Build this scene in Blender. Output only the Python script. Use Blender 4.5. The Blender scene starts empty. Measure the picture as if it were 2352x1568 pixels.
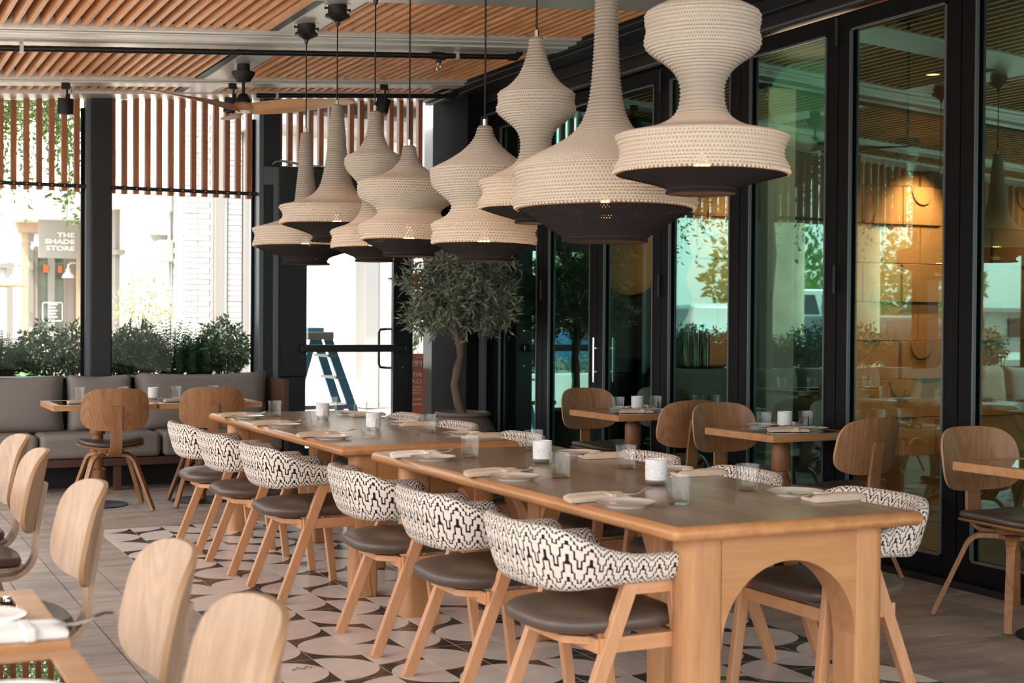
import bpy, bmesh, math, random
from mathutils import Vector, Matrix, Euler
PI = math.pi
random.seed(7)
S = bpy.context.scene
C = S.collection

# ------------------------------------------------------------------ camera, sky, sun, exposure
cam = bpy.data.cameras.new('camera'); cam.lens = 50; cam.sensor_width = 36; cam.sensor_fit = 'HORIZONTAL'
cam.clip_start = 0.05; cam.clip_end = 300
co = bpy.data.objects.new('camera', cam); C.objects.link(co)
co.matrix_world = Matrix(((0.9018, 0.0006, -0.4321, 0.0), (-0.4321, 0.0165, -0.9017, 0.0), (0.0066, 0.9999, 0.0151, 1.37), (0, 0, 0, 1)))
cam.dof.use_dof = True; cam.dof.focus_distance = 7.6; cam.dof.aperture_fstop = 4.5
S.camera = co

w = bpy.data.worlds.new('sky'); S.world = w; w.use_nodes = True
nt = w.node_tree; nt.nodes.clear()
bg = nt.nodes.new('ShaderNodeBackground'); out = nt.nodes.new('ShaderNodeOutputWorld')
sky = nt.nodes.new('ShaderNodeTexSky'); sky.sky_type = 'NISHITA'; sky.sun_disc = False
sky.sun_elevation = math.radians(50); sky.sun_rotation = math.radians(250); sky.dust_density = 4.0; sky.air_density = 0.8; sky.ozone_density = 1.0
mixc = nt.nodes.new('ShaderNodeMix'); mixc.data_type = 'RGBA'; mixc.inputs[0].default_value = 0.55
mixc.inputs[7].default_value = (6.0, 5.9, 5.7, 1)
nt.links.new(sky.outputs[0], mixc.inputs[6]); nt.links.new(mixc.outputs[2], bg.inputs[0])
bg.inputs[1].default_value = 0.42
nt.links.new(bg.outputs[0], out.inputs[0])

sl = bpy.data.lights.new('sun', 'SUN'); sl.energy = 5.0; sl.angle = math.radians(0.6); sl.color = (1.0, 0.95, 0.88)
so = bpy.data.objects.new('sun', sl); C.objects.link(so)
so.rotation_euler = Vector((0.50, 0.26, -1.0)).to_track_quat('-Z', 'Y').to_euler()

S.view_settings.view_transform = 'Standard'; S.view_settings.look = 'None'
S.view_settings.gamma = 1.0; S.view_settings.use_curve_mapping = False
S.view_settings.exposure = 0.95
S.cycles.max_bounces = 8; S.cycles.diffuse_bounces = 4; S.cycles.glossy_bounces = 4
S.cycles.transmission_bounces = 6; S.cycles.transparent_max_bounces = 14
S.cycles.caustics_reflective = False; S.cycles.caustics_refractive = False
S.cycles.sample_clamp_indirect = 6.0

# ------------------------------------------------------------------ materials
def rgb(h):
    if isinstance(h, str):
        c = [int(h[i:i+2], 16) / 255 for i in (0, 2, 4)]
        return tuple((x / 12.92 if x <= .04045 else ((x + .055) / 1.055) ** 2.4) for x in c) + (1,)
    return tuple(h) + (1,) if len(h) == 3 else tuple(h)

class NT:
    def __init__(s, name):
        s.m = bpy.data.materials.new(name); s.m.use_nodes = True; s.t = s.m.node_tree; s.t.nodes.clear()
        s.o = s.n('ShaderNodeOutputMaterial')
    def n(s, typ, **k):
        x = s.t.nodes.new(typ)
        for a, b in k.items(): setattr(x, a, b)
        return x
    def l(s, a, b): s.t.links.new(a, b)
    def math(s, op, a, b=None, c=None):
        x = s.n('ShaderNodeMath', operation=op)
        for i, v in enumerate((a, b, c)):
            if v is None: continue
            if isinstance(v, (int, float)): x.inputs[i].default_value = v
            else: s.l(v, x.inputs[i])
        return x.outputs[0]
    def mixrgb(s, f, a, b):
        x = s.n('ShaderNodeMix', data_type='RGBA')
        for i, v in ((0, f), (6, a), (7, b)):
            if isinstance(v, (int, float, tuple)): x.inputs[i].default_value = v
            else: s.l(v, x.inputs[i])
        return x.outputs[2]
    def coord(s, kind='Object', scale=(1, 1, 1), rot=(0, 0, 0)):
        tc = s.n('ShaderNodeTexCoord'); mp = s.n('ShaderNodeMapping')
        mp.inputs['Scale'].default_value = scale; mp.inputs['Rotation'].default_value = rot
        s.l(tc.outputs[kind], mp.inputs[0]); return mp.outputs[0]
    def noise(s, vec, scale=5, detail=4, rough=.5, dist=0):
        x = s.n('ShaderNodeTexNoise'); x.inputs['Scale'].default_value = scale; x.inputs['Detail'].default_value = detail
        x.inputs['Roughness'].default_value = rough; x.inputs['Distortion'].default_value = dist
        s.l(vec, x.inputs['Vector']); return x.outputs[0]
    def ramp(s, f, stops):
        x = s.n('ShaderNodeValToRGB'); s.l(f, x.inputs[0]); e = x.color_ramp.elements
        while len(e) < len(stops): e.new(.5)
        for q, (p, c) in zip(e, stops): q.position = p; q.color = rgb(c)
        return x.outputs[0]
    def randval(s, col, lo=.85, hi=1.15, hue=0.0):
        oi = s.n('ShaderNodeObjectInfo'); h = s.n('ShaderNodeHueSaturation')
        s.l(s.math('MULTIPLY_ADD', oi.outputs['Random'], hi - lo, lo), h.inputs['Value'])
        if hue: s.l(s.math('MULTIPLY_ADD', oi.outputs['Random'], hue, .5 - hue / 2), h.inputs['Hue'])
        s.l(col, h.inputs['Color']); return h.outputs[0]
    def bump(s, hgt, strength=.3, dist=.01):
        b = s.n('ShaderNodeBump'); b.inputs['Strength'].default_value = strength; b.inputs['Distance'].default_value = dist
        s.l(hgt, b.inputs['Height']); return b.outputs[0]
    def bsdf(s, col, rough=.5, metal=0, spec=.5, normal=None, **kw):
        p = s.n('ShaderNodeBsdfPrincipled')
        for k, v in (('Base Color', col), ('Roughness', rough), ('Metallic', metal), ('Specular IOR Level', spec)):
            if isinstance(v, (int, float, tuple)): p.inputs[k].default_value = v
            else: s.l(v, p.inputs[k])
        if normal is not None: s.l(normal, p.inputs['Normal'])
        for k, v in kw.items(): p.inputs[k.replace('_', ' ')].default_value = v
        s.p = p; s.l(p.outputs[0], s.o.inputs[0]); return p

def plain(name, col, rough=.5, metal=0, spec=.5, var=0, bumpy=0, bscale=60):
    t = NT(name); v = t.coord()
    c = rgb(col)
    nrm = None
    if var:
        n = t.noise(v, 3.0, 5); c1 = tuple(x * (1 - var) for x in c[:3]) + (1,); c2 = tuple(min(1, x * (1 + var)) for x in c[:3]) + (1,)
        c = t.ramp(n, [(.3, c1), (.7, c2)])
    if bumpy: nrm = t.bump(t.noise(v, bscale, 4), bumpy, .004)
    t.bsdf(c, rough, metal, spec, nrm); return t.m

def wood(name, dark, light, axis='x', rough=.45, fine=1.0, rnd=.12, swirl=0.0, spec=.4):
    t = NT(name); sc = {'x': (1.2, 14, 14), 'y': (14, 1.2, 14), 'z': (14, 14, 1.2)}[axis]
    oi = t.n('ShaderNodeObjectInfo')
    v0 = t.coord('Object')
    vm = t.n('ShaderNodeVectorMath', operation='ADD'); t.l(v0, vm.inputs[0])
    cb = t.n('ShaderNodeCombineXYZ'); r7 = t.math('MULTIPLY', oi.outputs['Random'], 7.0)
    for i in range(3): t.l(r7, cb.inputs[i])
    t.l(cb.outputs[0], vm.inputs[1])
    mp = t.n('ShaderNodeMapping'); mp.inputs['Scale'].default_value = sc; t.l(vm.outputs[0], mp.inputs[0])
    n1 = t.noise(mp.outputs[0], 1.6 * fine, 6, .6, .6)
    n2 = t.noise(mp.outputs[0], 9.0 * fine, 3, .6, .2)
    f = t.math('ADD', t.math('MULTIPLY', n1, .7), t.math('MULTIPLY', n2, .3))
    if swirl:
        mp2 = t.n('ShaderNodeMapping'); mp2.inputs['Scale'].default_value = {'x': (.5, 6, 6), 'y': (6, .5, 6), 'z': (6, 6, .5)}[axis]; t.l(vm.outputs[0], mp2.inputs[0])
        big = t.noise(mp2.outputs[0], 1.0, 1, .4, .3)
        rings = t.math('FRACT', t.math('MULTIPLY', big, 16.0))
        rings = t.math('PINGPONG', rings, .5)
        f = t.math('ADD', t.math('MULTIPLY', f, 1 - swirl), t.math('MULTIPLY', rings, swirl * 1.6))
    col = t.ramp(f, [(.32, dark), (.68, light)])
    if rnd: col = t.randval(col, 1 - rnd, 1 + rnd)
    t.bsdf(col, rough, 0, spec, t.bump(n2, .12, .002)); return t.m

MT = {}
MT['black'] = plain('black painted metal', '141416', .40, .1, .4)
MT['blackm'] = plain('matte black metal', '141415', .55, .1, .4)
MT['cornerblack'] = plain('dull black cladding', '111112', .8, 0, .08)
MT['frame'] = plain('dark anodised frame', '0a0a0b', .55, .0, .12)
MT['greyframe'] = plain('grey anodised face', '55585e', .35, .3, .5)
MT['soffit'] = plain('satin grey ceiling metal', 'dedad4', .34, .55, .5, var=.02)
MT['deck'] = plain('dark roof deck', '1c1815', .7)
MT['board'] = wood('ceiling cedar board', 'bd7d4b', 'eab380', 'y', .42, 1.0, .12, 0, .6)
MT['slat'] = wood('screen slat wood', '80492a', 'b0714a', 'z', .5, 1.0, .14)
MT['fanwood'] = wood('fan blade wood', 'a97f59', 'cfa67c', 'x', .4, .8, .05)
MT['oak'] = wood('table oak', 'a06f46', 'bd8c5e', 'x', .33, .8, .04)
MT['oakedge'] = wood('table edge oak', 'a06c40', 'c08a5a', 'y', .33, .8, .03)
MT['oaky'] = wood('table oak lengthwise', '87715f', '9f8a75', 'y', .25, .8, .03, 0, .5)
MT['oakz'] = wood('leg oak', 'a4724a', 'c29264', 'z', .4, .9, .05)
MT['beech'] = wood('beech', 'b98459', 'd09d75', 'z', .42, .8, .05)
MT['beechx'] = wood('beech rail', 'b98459', 'cd9971', 'y', .42, .8, .05)
MT['ply'] = wood('shaded chair ply', '80583a', 'a07650', 'z', .4, .8, .06, .22)  # chair ply darkened for the dimmer right side and booth
MT['plylit'] = wood('lit chair ply', '917459', 'b0947a', 'z', .42, .8, .05, .16)  # same chair ply, paler for the chairs lit from the left
MT['plyedge'] = plain('ply edge', 'a17d5a', .5, var=.1)
MT['ped'] = wood('turned pedestal wood', '6d4327', '9a6a45', 'z', .45, 1.0, .06)
MT['benchwood'] = plain('reddish bench wood', '4a2c20', .5, var=.1)
MT['leather'] = plain('brown leather', '54463d', .40, 0, .5, var=.06, bumpy=.05, bscale=200)
MT['pad'] = plain('dark brown seat pad', '473a33', .42, 0, .5, var=.05)
MT['fabric'] = plain('grey booth fabric', '7f7872', .85, 0, .2, var=.05, bumpy=.25, bscale=260)
MT['plate'] = plain('glazed white stoneware', 'e2dcd4', .12, 0, .6)
MT['platerim'] = plain('unglazed tan rim', 'a9835c', .4)
MT['linen'] = plain('beige linen', 'cbb8a2', .85, 0, .2, var=.05, bumpy=.3, bscale=220)
MT['linenw'] = plain('white linen', 'e2ddd5', .85, 0, .2, var=.03, bumpy=.3, bscale=220)
MT['steel'] = plain('polished steel', 'c9c6c2', .18, 1.0)
MT['chrome'] = plain('chrome', 'd8d8d8', .1, 1.0)
MT['galv'] = plain('galvanised steel', 'b9bdbd', .4, .4, var=.06)
MT['copper'] = plain('copper disc', 'd39a64', .45, .4, var=.12)
MT['terra'] = plain('grey brown stoneware pot', '6f625a', .7, 0, .3, var=.12, bumpy=.15, bscale=30)
MT['soil'] = plain('soil', '2a211a', .95, bumpy=.6, bscale=50)
MT['bark'] = plain('olive bark', '64554a', .9, 0, .2, var=.35, bumpy=.9, bscale=28)
MT['palmbark'] = plain('pale palm bark', 'b3a792', .9, 0, .2, var=.2, bumpy=.8, bscale=9)
MT['whitewall'] = plain('white stucco', 'efece6', .8, 0, .3, var=.03)
MT['brickm'] = plain('painted white brick', 'bdbab7', .75, 0, .3, var=.06, bumpy=.2, bscale=40)
MT['mortar'] = plain('white mortar', '8f8c89', .9)
MT['concrete'] = plain('pale concrete', 'c9c6c0', .8, 0, .3, var=.08)
MT['paving'] = plain('pale paving', 'bdb8b0', .8, 0, .3, var=.08)
MT['asphalt'] = plain('asphalt', '6d6d6c', .9, 0, .3, var=.1)
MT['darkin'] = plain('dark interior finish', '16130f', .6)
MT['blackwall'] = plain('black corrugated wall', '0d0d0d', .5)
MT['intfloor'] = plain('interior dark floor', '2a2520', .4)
MT['blind'] = plain('pale column plaster', 'dfe2d6', .8)
MT['clay'] = plain('ochre clay tile', 'ad7447', .75, 0, .3, var=.12, bumpy=.2, bscale=30)
MT['blue'] = plain('blue fibreglass ladder rail', '4b839b', .4)
MT['ladal'] = plain('aluminium ladder step', '8d9093', .45, .5)
MT['poster'] = plain('coral red poster', 'dd7a68', .5)  # coral lightened to carry the glare of the glass in front
MT['white'] = plain('white paint', 'f0efec', .5)
MT['white_text'] = plain('white lettering', 'f4f1ec', .5)
MT['signgrey'] = plain('pale grey sign panel', '9c9a98', .6)
MT['greyframe2'] = plain('warm grey shopfront frame', '8c8681', .5)
MT['brownwood'] = plain('tan timber cladding', 'c2a88c', .7, var=.12)
MT['rubber'] = plain('rubber', '101010', .7)
MT['red'] = plain('red plastic', 'b8231c', .4)
MT['orange'] = plain('orange', 'e2713c', .6)
MT['greensign'] = plain('green sign', '2a8a5a', .5)
MT['flame'] = None

def leafmat(name, a, b, rough=.5, trans=.25):
    t = NT(name); v = t.coord('Object')
    n = t.noise(v, 38, 2); col = t.ramp(n, [(.3, a), (.7, b)])
    p = t.n('ShaderNodeBsdfPrincipled'); t.l(col, p.inputs['Base Color']); p.inputs['Roughness'].default_value = rough
    tr = t.n('ShaderNodeBsdfTranslucent'); t.l(col, tr.inputs[0])
    mx = t.n('ShaderNodeMixShader'); mx.inputs[0].default_value = trans
    t.l(p.outputs[0], mx.inputs[1]); t.l(tr.outputs[0], mx.inputs[2]); t.l(mx.outputs[0], t.o.inputs[0]); return t.m
MT['olive'] = leafmat('olive leaf', '5a6352', '9ba38c', .5, .15)
MT['hedge'] = leafmat('hedge leaf', '36482c', '6f8158', .45, .12)
MT['fern'] = leafmat('fern leaf', '2a4a20', '557c3e', .45, .15)
MT['pale'] = leafmat('sunlit pale leaf', '7c8458', 'b8b890', .5, .3)  # glare of full sun put into the leaf colour
MT['treeleaf'] = leafmat('tree leaf', '3e5c25', '7f9c4b', .45, .35)
MT['agave'] = leafmat('agave leaf', '4f8a4a', '8cc07a', .45, .2)
MT['palmleaf'] = leafmat('palm leaf', '5c7a34', '94aa5c', .5, .3)
MT['flower'] = leafmat('orange flower', 'd9682a', 'f09048', .5, .3)

def glassmat(name, tint=(.96, .97, .96), edge=(.55, .58, .58), base=.04, graze=.9, rcol=(1, 1, 1), power=3.5, rough=0.0):
    """thin clear glass: transparent body, fresnel-like surface reflection"""
    t = NT(name)
    lw = t.n('ShaderNodeLayerWeight'); lw.inputs[0].default_value = .5
    f = t.math('POWER', lw.outputs['Facing'], power)
    fac = t.math('MULTIPLY_ADD', f, graze - base, base)
    tr = t.n('ShaderNodeBsdfTransparent'); t.l(t.mixrgb(f, tint + (1,), edge + (1,)), tr.inputs[0])
    gl = t.n('ShaderNodeBsdfGlossy'); gl.inputs['Roughness'].default_value = rough; gl.inputs[0].default_value = rcol + (1,)
    mx = t.n('ShaderNodeMixShader'); t.l(fac, mx.inputs[0]); t.l(tr.outputs[0], mx.inputs[1]); t.l(gl.outputs[0], mx.inputs[2])
    t.l(mx.outputs[0], t.o.inputs[0]); return t.m
MT['tumbler'] = glassmat('tumbler glass', (.99, .99, .988), (.74, .76, .76), .02, .5, power=3.0)
MT['pane'] = glassmat('clear window pane', (.95, .97, .96), (.75, .8, .79), .005, .5, power=4)
MT['greenpane'] = glassmat('green solar control pane', (.50, .60, .54), (.28, .36, .32), .25, .95, (.36, .68, .60), power=2.6)
MT['tableglass'] = glassmat('table glass insert', (.55, .52, .5), (.5, .5, .5), .10, .9, power=2.5)

def votive():
    t = NT('crackled frosted glass'); v = t.coord('Object', (1, 1, 1.6))
    n = t.noise(v, 140, 5, .7); 
    col = t.ramp(n, [(.3, 'b9b9b8'), (.65, 'f2f1ee')])
    p = t.bsdf(col, .35, 0, .6, t.bump(n, .8, .003)); return t.m
MT['votive'] = votive()
MT['frost'] = glassmat('frosted glass base', (.8, .82, .83), (.6, .62, .63), .2, .8, rough=.25)

def floor_tile():
    t = NT('stone look floor tile'); 
    g = t.n('ShaderNodeNewGeometry'); mp = t.n('ShaderNodeMapping'); mp.inputs['Scale'].default_value = (1, 3.2, 1); t.l(g.outputs['Position'], mp.inputs[0])
    n = t.noise(mp.outputs[0], 2.6, 8, .62); 
    col = t.ramp(n, [(.3, '84776c'), (.5, 'a39588'), (.72, 'bcaea1')])
    col = t.randval(col, .86, 1.12)
    n2 = t.noise(mp.outputs[0], 30, 4)
    t.bsdf(col, t.math('MULTIPLY_ADD', n2, .2, .35), 0, .4, t.bump(n2, .15, .003)); return t.m
MT['stone'] = floor_tile()
MT['grout'] = plain('grout', '6b6058', .9)
def enc(name, a, b, rough=.26):
    t = NT(name); g = t.n('ShaderNodeNewGeometry'); n = t.noise(g.outputs['Position'], 7, 6, .6)
    col = t.randval(t.ramp(n, [(.3, a), (.7, b)]), .95, 1.05); t.bsdf(col, rough, 0, .45); return t.m
MT['cream'] = enc('cream cement tile', 'e0d4ca', 'efe5dc')
MT['charcoal'] = enc('charcoal cement tile', '2b2b2e', '3c3b3d')

def weave():
    """cream cloth woven with black stepped zigzag lines, driven by the cover's own UVs (metres)"""
    t = NT('black and cream zigzag upholstery'); tc = t.n('ShaderNodeTexCoord'); sp = t.n('ShaderNodeSeparateXYZ'); t.l(tc.outputs['UV'], sp.inputs[0])
    u, v = sp.outputs[0], sp.outputs[1]
    Q, SL, SP, LW = .0072, 2.5, .046, .0044
    m = t.math('PINGPONG', t.math('ADD', u, 5.0), Q * 4)
    mq = t.math('MULTIPLY', t.math('FLOOR', t.math('DIVIDE', m, Q)), Q)
    a = t.math('FRACT', t.math('ADD', t.math('MULTIPLY', v, 1 / SP), t.math('MULTIPLY', mq, SL / SP)))
    hl = t.math('LESS_THAN', a, LW * 1.15 / SP)
    fq = t.math('FRACT', t.math('DIVIDE', m, Q))
    vl = t.math('MULTIPLY', t.math('LESS_THAN', fq, LW / Q), t.math('LESS_THAN', a, SL * Q / SP + .04))
    line = t.math('MAXIMUM', hl, vl)
    nz = t.noise(tc.outputs['UV'], 900, 2)
    col = t.mixrgb(line, t.ramp(nz, [(.2, 'cdbfb2'), (.8, 'e6dccf')]), rgb('1b191b'))
    t.bsdf(col, .9, 0, .2, t.bump(nz, .3, .002)); return t.m
MT['weave'] = weave()

def yarn(name, a, b, hole=.19, trans=.25, rough=.9):
    """crochet: UV cells are stitches; cord relief plus the open stitch holes"""
    t = NT(name); tc = t.n('ShaderNodeTexCoord'); sp = t.n('ShaderNodeSeparateXYZ'); t.l(tc.outputs['UV'], sp.inputs[0])
    u, v = sp.outputs[0], sp.outputs[1]
    row = t.math('FLOOR', v)
    fu = t.math('FRACT', t.math('ADD', u, t.math('MULTIPLY', row, .5))); fv = t.math('FRACT', v)
    du = t.math('SUBTRACT', fu, .5); dv = t.math('SUBTRACT', fv, .5)
    d = t.math('SQRT', t.math('ADD', t.math('MULTIPLY', du, du), t.math('MULTIPLY', dv, dv)))
    cb = t.n('ShaderNodeCombineXYZ'); t.l(t.math('FLOOR', u), cb.inputs[0]); t.l(row, cb.inputs[1])
    wn = t.n('ShaderNodeTexNoise'); wn.inputs['Scale'].default_value = .13; wn.inputs['Detail'].default_value = 1.0; t.l(cb.outputs[0], wn.inputs['Vector'])
    thr = t.math('MULTIPLY', t.math('SUBTRACT', wn.outputs[0], .30), hole * 2.2)
    hm = t.math('LESS_THAN', d, thr)
    hgt = t.math('MINIMUM', t.math('MULTIPLY', d, 2.2), 1.0)
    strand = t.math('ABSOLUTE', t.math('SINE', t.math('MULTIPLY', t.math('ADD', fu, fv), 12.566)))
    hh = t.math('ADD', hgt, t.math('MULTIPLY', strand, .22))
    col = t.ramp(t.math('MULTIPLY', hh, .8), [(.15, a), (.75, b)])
    p = t.n('ShaderNodeBsdfPrincipled'); t.l(col, p.inputs['Base Color']); p.inputs['Roughness'].default_value = rough; p.inputs['Specular IOR Level'].default_value = .15
    t.l(t.bump(hh, .9, .006), p.inputs['Normal'])
    tl = t.n('ShaderNodeBsdfTranslucent'); t.l(col, tl.inputs[0])
    m1 = t.n('ShaderNodeMixShader'); m1.inputs[0].default_value = trans; t.l(p.outputs[0], m1.inputs[1]); t.l(tl.outputs[0], m1.inputs[2])
    tr = t.n('ShaderNodeBsdfTransparent'); m2 = t.n('ShaderNodeMixShader'); t.l(hm, m2.inputs[0]); t.l(m1.outputs[0], m2.inputs[1]); t.l(tr.outputs[0], m2.inputs[2])
    t.l(m2.outputs[0], t.o.inputs[0]); return t.m
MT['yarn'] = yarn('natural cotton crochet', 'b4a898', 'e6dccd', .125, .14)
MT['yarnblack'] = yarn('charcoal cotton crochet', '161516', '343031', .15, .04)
MT['cordw'] = plain('cream cotton cord edge', 'ddd0bf', .9, 0, .2)
MT['cordb'] = plain('charcoal cord edge', '1d1b1c', .9, 0, .2)

def emit(name, col, st):
    t = NT(name); e = t.n('ShaderNodeEmission'); e.inputs[0].default_value = rgb(col); e.inputs[1].default_value = st
    t.l(e.outputs[0], t.o.inputs[0]); return t.m
MT['bulb'] = emit('warm lit bulb', 'ffb060', 9)
MT['downlight'] = emit('warm downlight lens', 'ffc890', 6)

def carpaint(name, col):
    t = NT(name); t.bsdf(rgb(col), .25, .3, .6, Coat_Weight=.6); return t.m
MT['carglass'] = plain('dark car glass', '101416', .08, 0, .7)

# ------------------------------------------------------------------ mesh helpers
class MB:
    def __init__(s): s.v = []; s.f = []; s.mi = []; s.uv = {}
    def add(s, vs, fs, mi=0, uvs=None):
        b = len(s.v); s.v += [tuple(v) for v in vs]
        for k, f in enumerate(fs):
            if uvs: s.uv[len(s.f)] = uvs[k]
            s.f.append(tuple(b + i for i in f)); s.mi.append(mi)
        return s
    def box(s, x0, x1, y0, y1, z0, z1, mi=0):
        vs = [(x, y, z) for z in (z0, z1) for y in (y0, y1) for x in (x0, x1)]
        return s.add(vs, [(0, 2, 3, 1), (4, 5, 7, 6), (0, 1, 5, 4), (1, 3, 7, 5), (3, 2, 6, 7), (2, 0, 4, 6)], mi)
    def beam(s, a, b, wx, wy, up=(0, 0, 1), w2=None, mi=0):
        """tapered bar from a to b; wx across, wy along 'up'"""
        a, b = Vector(a), Vector(b); d = (b - a).normalized(); u = Vector(up)
        sx = d.cross(u)
        if sx.length < 1e-4: sx = d.cross(Vector((1, 0, 0)))
        sx.normalize(); sy = sx.cross(d).normalized(); w2 = w2 or (wx, wy); vs = []
        for p, (p1, p2) in ((a, (wx, wy)), (b, w2)):
            for i, j in ((-1, -1), (1, -1), (1, 1), (-1, 1)): vs.append(p + sx * i * p1 / 2 + sy * j * p2 / 2)
        return s.add(vs, [(3, 2, 1, 0), (4, 5, 6, 7), (0, 1, 5, 4), (1, 2, 6, 5), (2, 3, 7, 6), (3, 0, 4, 7)], mi)
    def tube(s, pts, r, n=8, cap=True, mi=0):
        pts = [Vector(p) for p in pts]; m = len(pts); rr = r if isinstance(r, (list, tuple)) else [r] * m
        t0 = (pts[1] - pts[0]).normalized(); ref = Vector((0, 0, 1)) if abs(t0.z) < .9 else Vector((1, 0, 0))
        nx = t0.cross(ref).normalized(); vs = []
        for i, p in enumerate(pts):
            t = (pts[min(i + 1, m - 1)] - pts[max(i - 1, 0)]).normalized()
            nx = (nx - t * nx.dot(t)).normalized(); ny = t.cross(nx)
            for k in range(n):
                a = 2 * PI * k / n; vs.append(p + (nx * math.cos(a) + ny * math.sin(a)) * rr[i])
        fs = [(i * n + k, i * n + (k + 1) % n, (i + 1) * n + (k + 1) % n, (i + 1) * n + k) for i in range(m - 1) for k in range(n)]
        if cap: fs += [tuple(range(n - 1, -1, -1)), tuple((m - 1) * n + k for k in range(n))]
        return s.add(vs, fs, mi)
    def strip(s, pts, wid, th, side, mi=0, w1=None):
        """flat bent-ply strip: pts path, 'side' = width direction"""
        pts = [Vector(p) for p in pts]; sd = Vector(side).normalized(); m = len(pts); vs = []
        for i, p in enumerate(pts):
            t = (pts[min(i + 1, m - 1)] - pts[max(i - 1, 0)]).normalized(); nn = t.cross(sd).normalized()
            wd = wid if w1 is None else wid + (w1 - wid) * i / (m - 1)
            for a, b in ((-1, -1), (1, -1), (1, 1), (-1, 1)): vs.append(p + sd * a * wd / 2 + nn * b * th / 2)
        fs = [(i * 4 + k, i * 4 + (k + 1) % 4, (i + 1) * 4 + (k + 1) % 4, (i + 1) * 4 + k) for i in range(m - 1) for k in range(4)]
        fs += [(3, 2, 1, 0), tuple((m - 1) * 4 + k for k in range(4))]
        return s.add(vs, fs, mi)
    def lathe(s, prof, n=24, c=(0, 0, 0), mi=0, cap0=False, cap1=False):
        vs = []; m = len(prof)
        for r, z in prof:
            for k in range(n):
                a = 2 * PI * k / n; vs.append((c[0] + r * math.cos(a), c[1] + r * math.sin(a), c[2] + z))
        fs = [(i * n + k, i * n + (k + 1) % n, (i + 1) * n + (k + 1) % n, (i + 1) * n + k) for i in range(m - 1) for k in range(n)]
        if cap0: fs.append(tuple(range(n - 1, -1, -1)))
        if cap1: fs.append(tuple((m - 1) * n + k for k in range(n)))
        return s.add(vs, fs, mi)
    def prism(s, poly, z0, z1, mi=0, axis='z'):
        """poly 2D counterclockwise, extruded; axis z: (x,y); y: (x,z); x: (y,z)"""
        n = len(poly)
        def P(p, h): return (p[0], p[1], h) if axis == 'z' else ((p[0], h, p[1]) if axis == 'y' else (h, p[0], p[1]))
        vs = [P(p, z0) for p in poly] + [P(p, z1) for p in poly]
        fs = [tuple(range(n - 1, -1, -1)), tuple(range(n, 2 * n))] + [(i, (i + 1) % n, n + (i + 1) % n, n + i) for i in range(n)]
        return s.add(vs, fs, mi)
    def mesh(s, name, mats, smooth=None):
        me = bpy.data.meshes.new(name); me.from_pydata(s.v, [], s.f)
        for m in (mats if isinstance(mats, (list, tuple)) else [mats]): me.materials.append(m)
        if any(s.mi): me.polygons.foreach_set('material_index', s.mi)
        if s.uv:
            ul = me.uv_layers.new(name='UVMap')
            for fi, uvs in s.uv.items():
                p = me.polygons[fi]
                for k, li in enumerate(p.loop_indices): ul.data[li].uv = uvs[k]
        bm = bmesh.new(); bm.from_mesh(me); bmesh.ops.recalc_face_normals(bm, faces=bm.faces); bm.to_mesh(me); bm.free()
        if smooth is not None:
            me.shade_smooth()
            if smooth < 180: me.set_sharp_from_angle(angle=math.radians(smooth))
        me.update(); return me

def link(o, parent=None):
    C.objects.link(o)
    if parent is not None: o.parent = parent
    return o
def obj(name, mb, mats, parent=None, smooth=None, bevel=0, seg=2, loc=None, rot=None, subsurf=0, kind=None):
    me = mb if isinstance(mb, bpy.types.Mesh) else mb.mesh(name, mats, smooth)
    o = bpy.data.objects.new(name, me); link(o, parent)
    if loc: o.location = loc
    if rot: o.rotation_euler = rot
    if bevel:
        b = o.modifiers.new('bevel', 'BEVEL'); b.width = bevel; b.segments = seg; b.limit_method = 'ANGLE'; b.angle_limit = math.radians(35)
    if subsurf:
        q = o.modifiers.new('sub', 'SUBSURF'); q.levels = subsurf; q.render_levels = subsurf
    if kind: o['kind'] = kind
    return o
def tag(o, label, cat, group=None):
    o['label'] = label; o['category'] = cat
    if group: o['group'] = group
    return o
def thing(name, label, cat, loc=(0, 0, 0), rotz=0, group=None):
    o = bpy.data.objects.new(name, None); link(o); o.empty_display_size = .1
    o.location = loc; o.rotation_euler = (0, 0, rotz); return tag(o, label, cat, group)
def struct(name, mb, mats, parent=None, **k):
    o = obj(name, mb, mats, parent, **k)
    if parent is None: o['kind'] = 'structure'
    return o
def dup(root, loc, rotz=0, label=None, group=None):
    r = root.copy(); C.objects.link(r); r.location = loc; r.rotation_euler = (0, 0, rotz)
    if label: r['label'] = label
    if group: r['group'] = group
    for ch in list(root.children):
        c = ch.copy(); C.objects.link(c); c.parent = r
        for g in list(ch.children):
            d = g.copy(); C.objects.link(d); d.parent = c
    return r
def B(*a): return MB().box(*a)
def zroof(x): return 3.12 + .07 * (x - 1)

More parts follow.
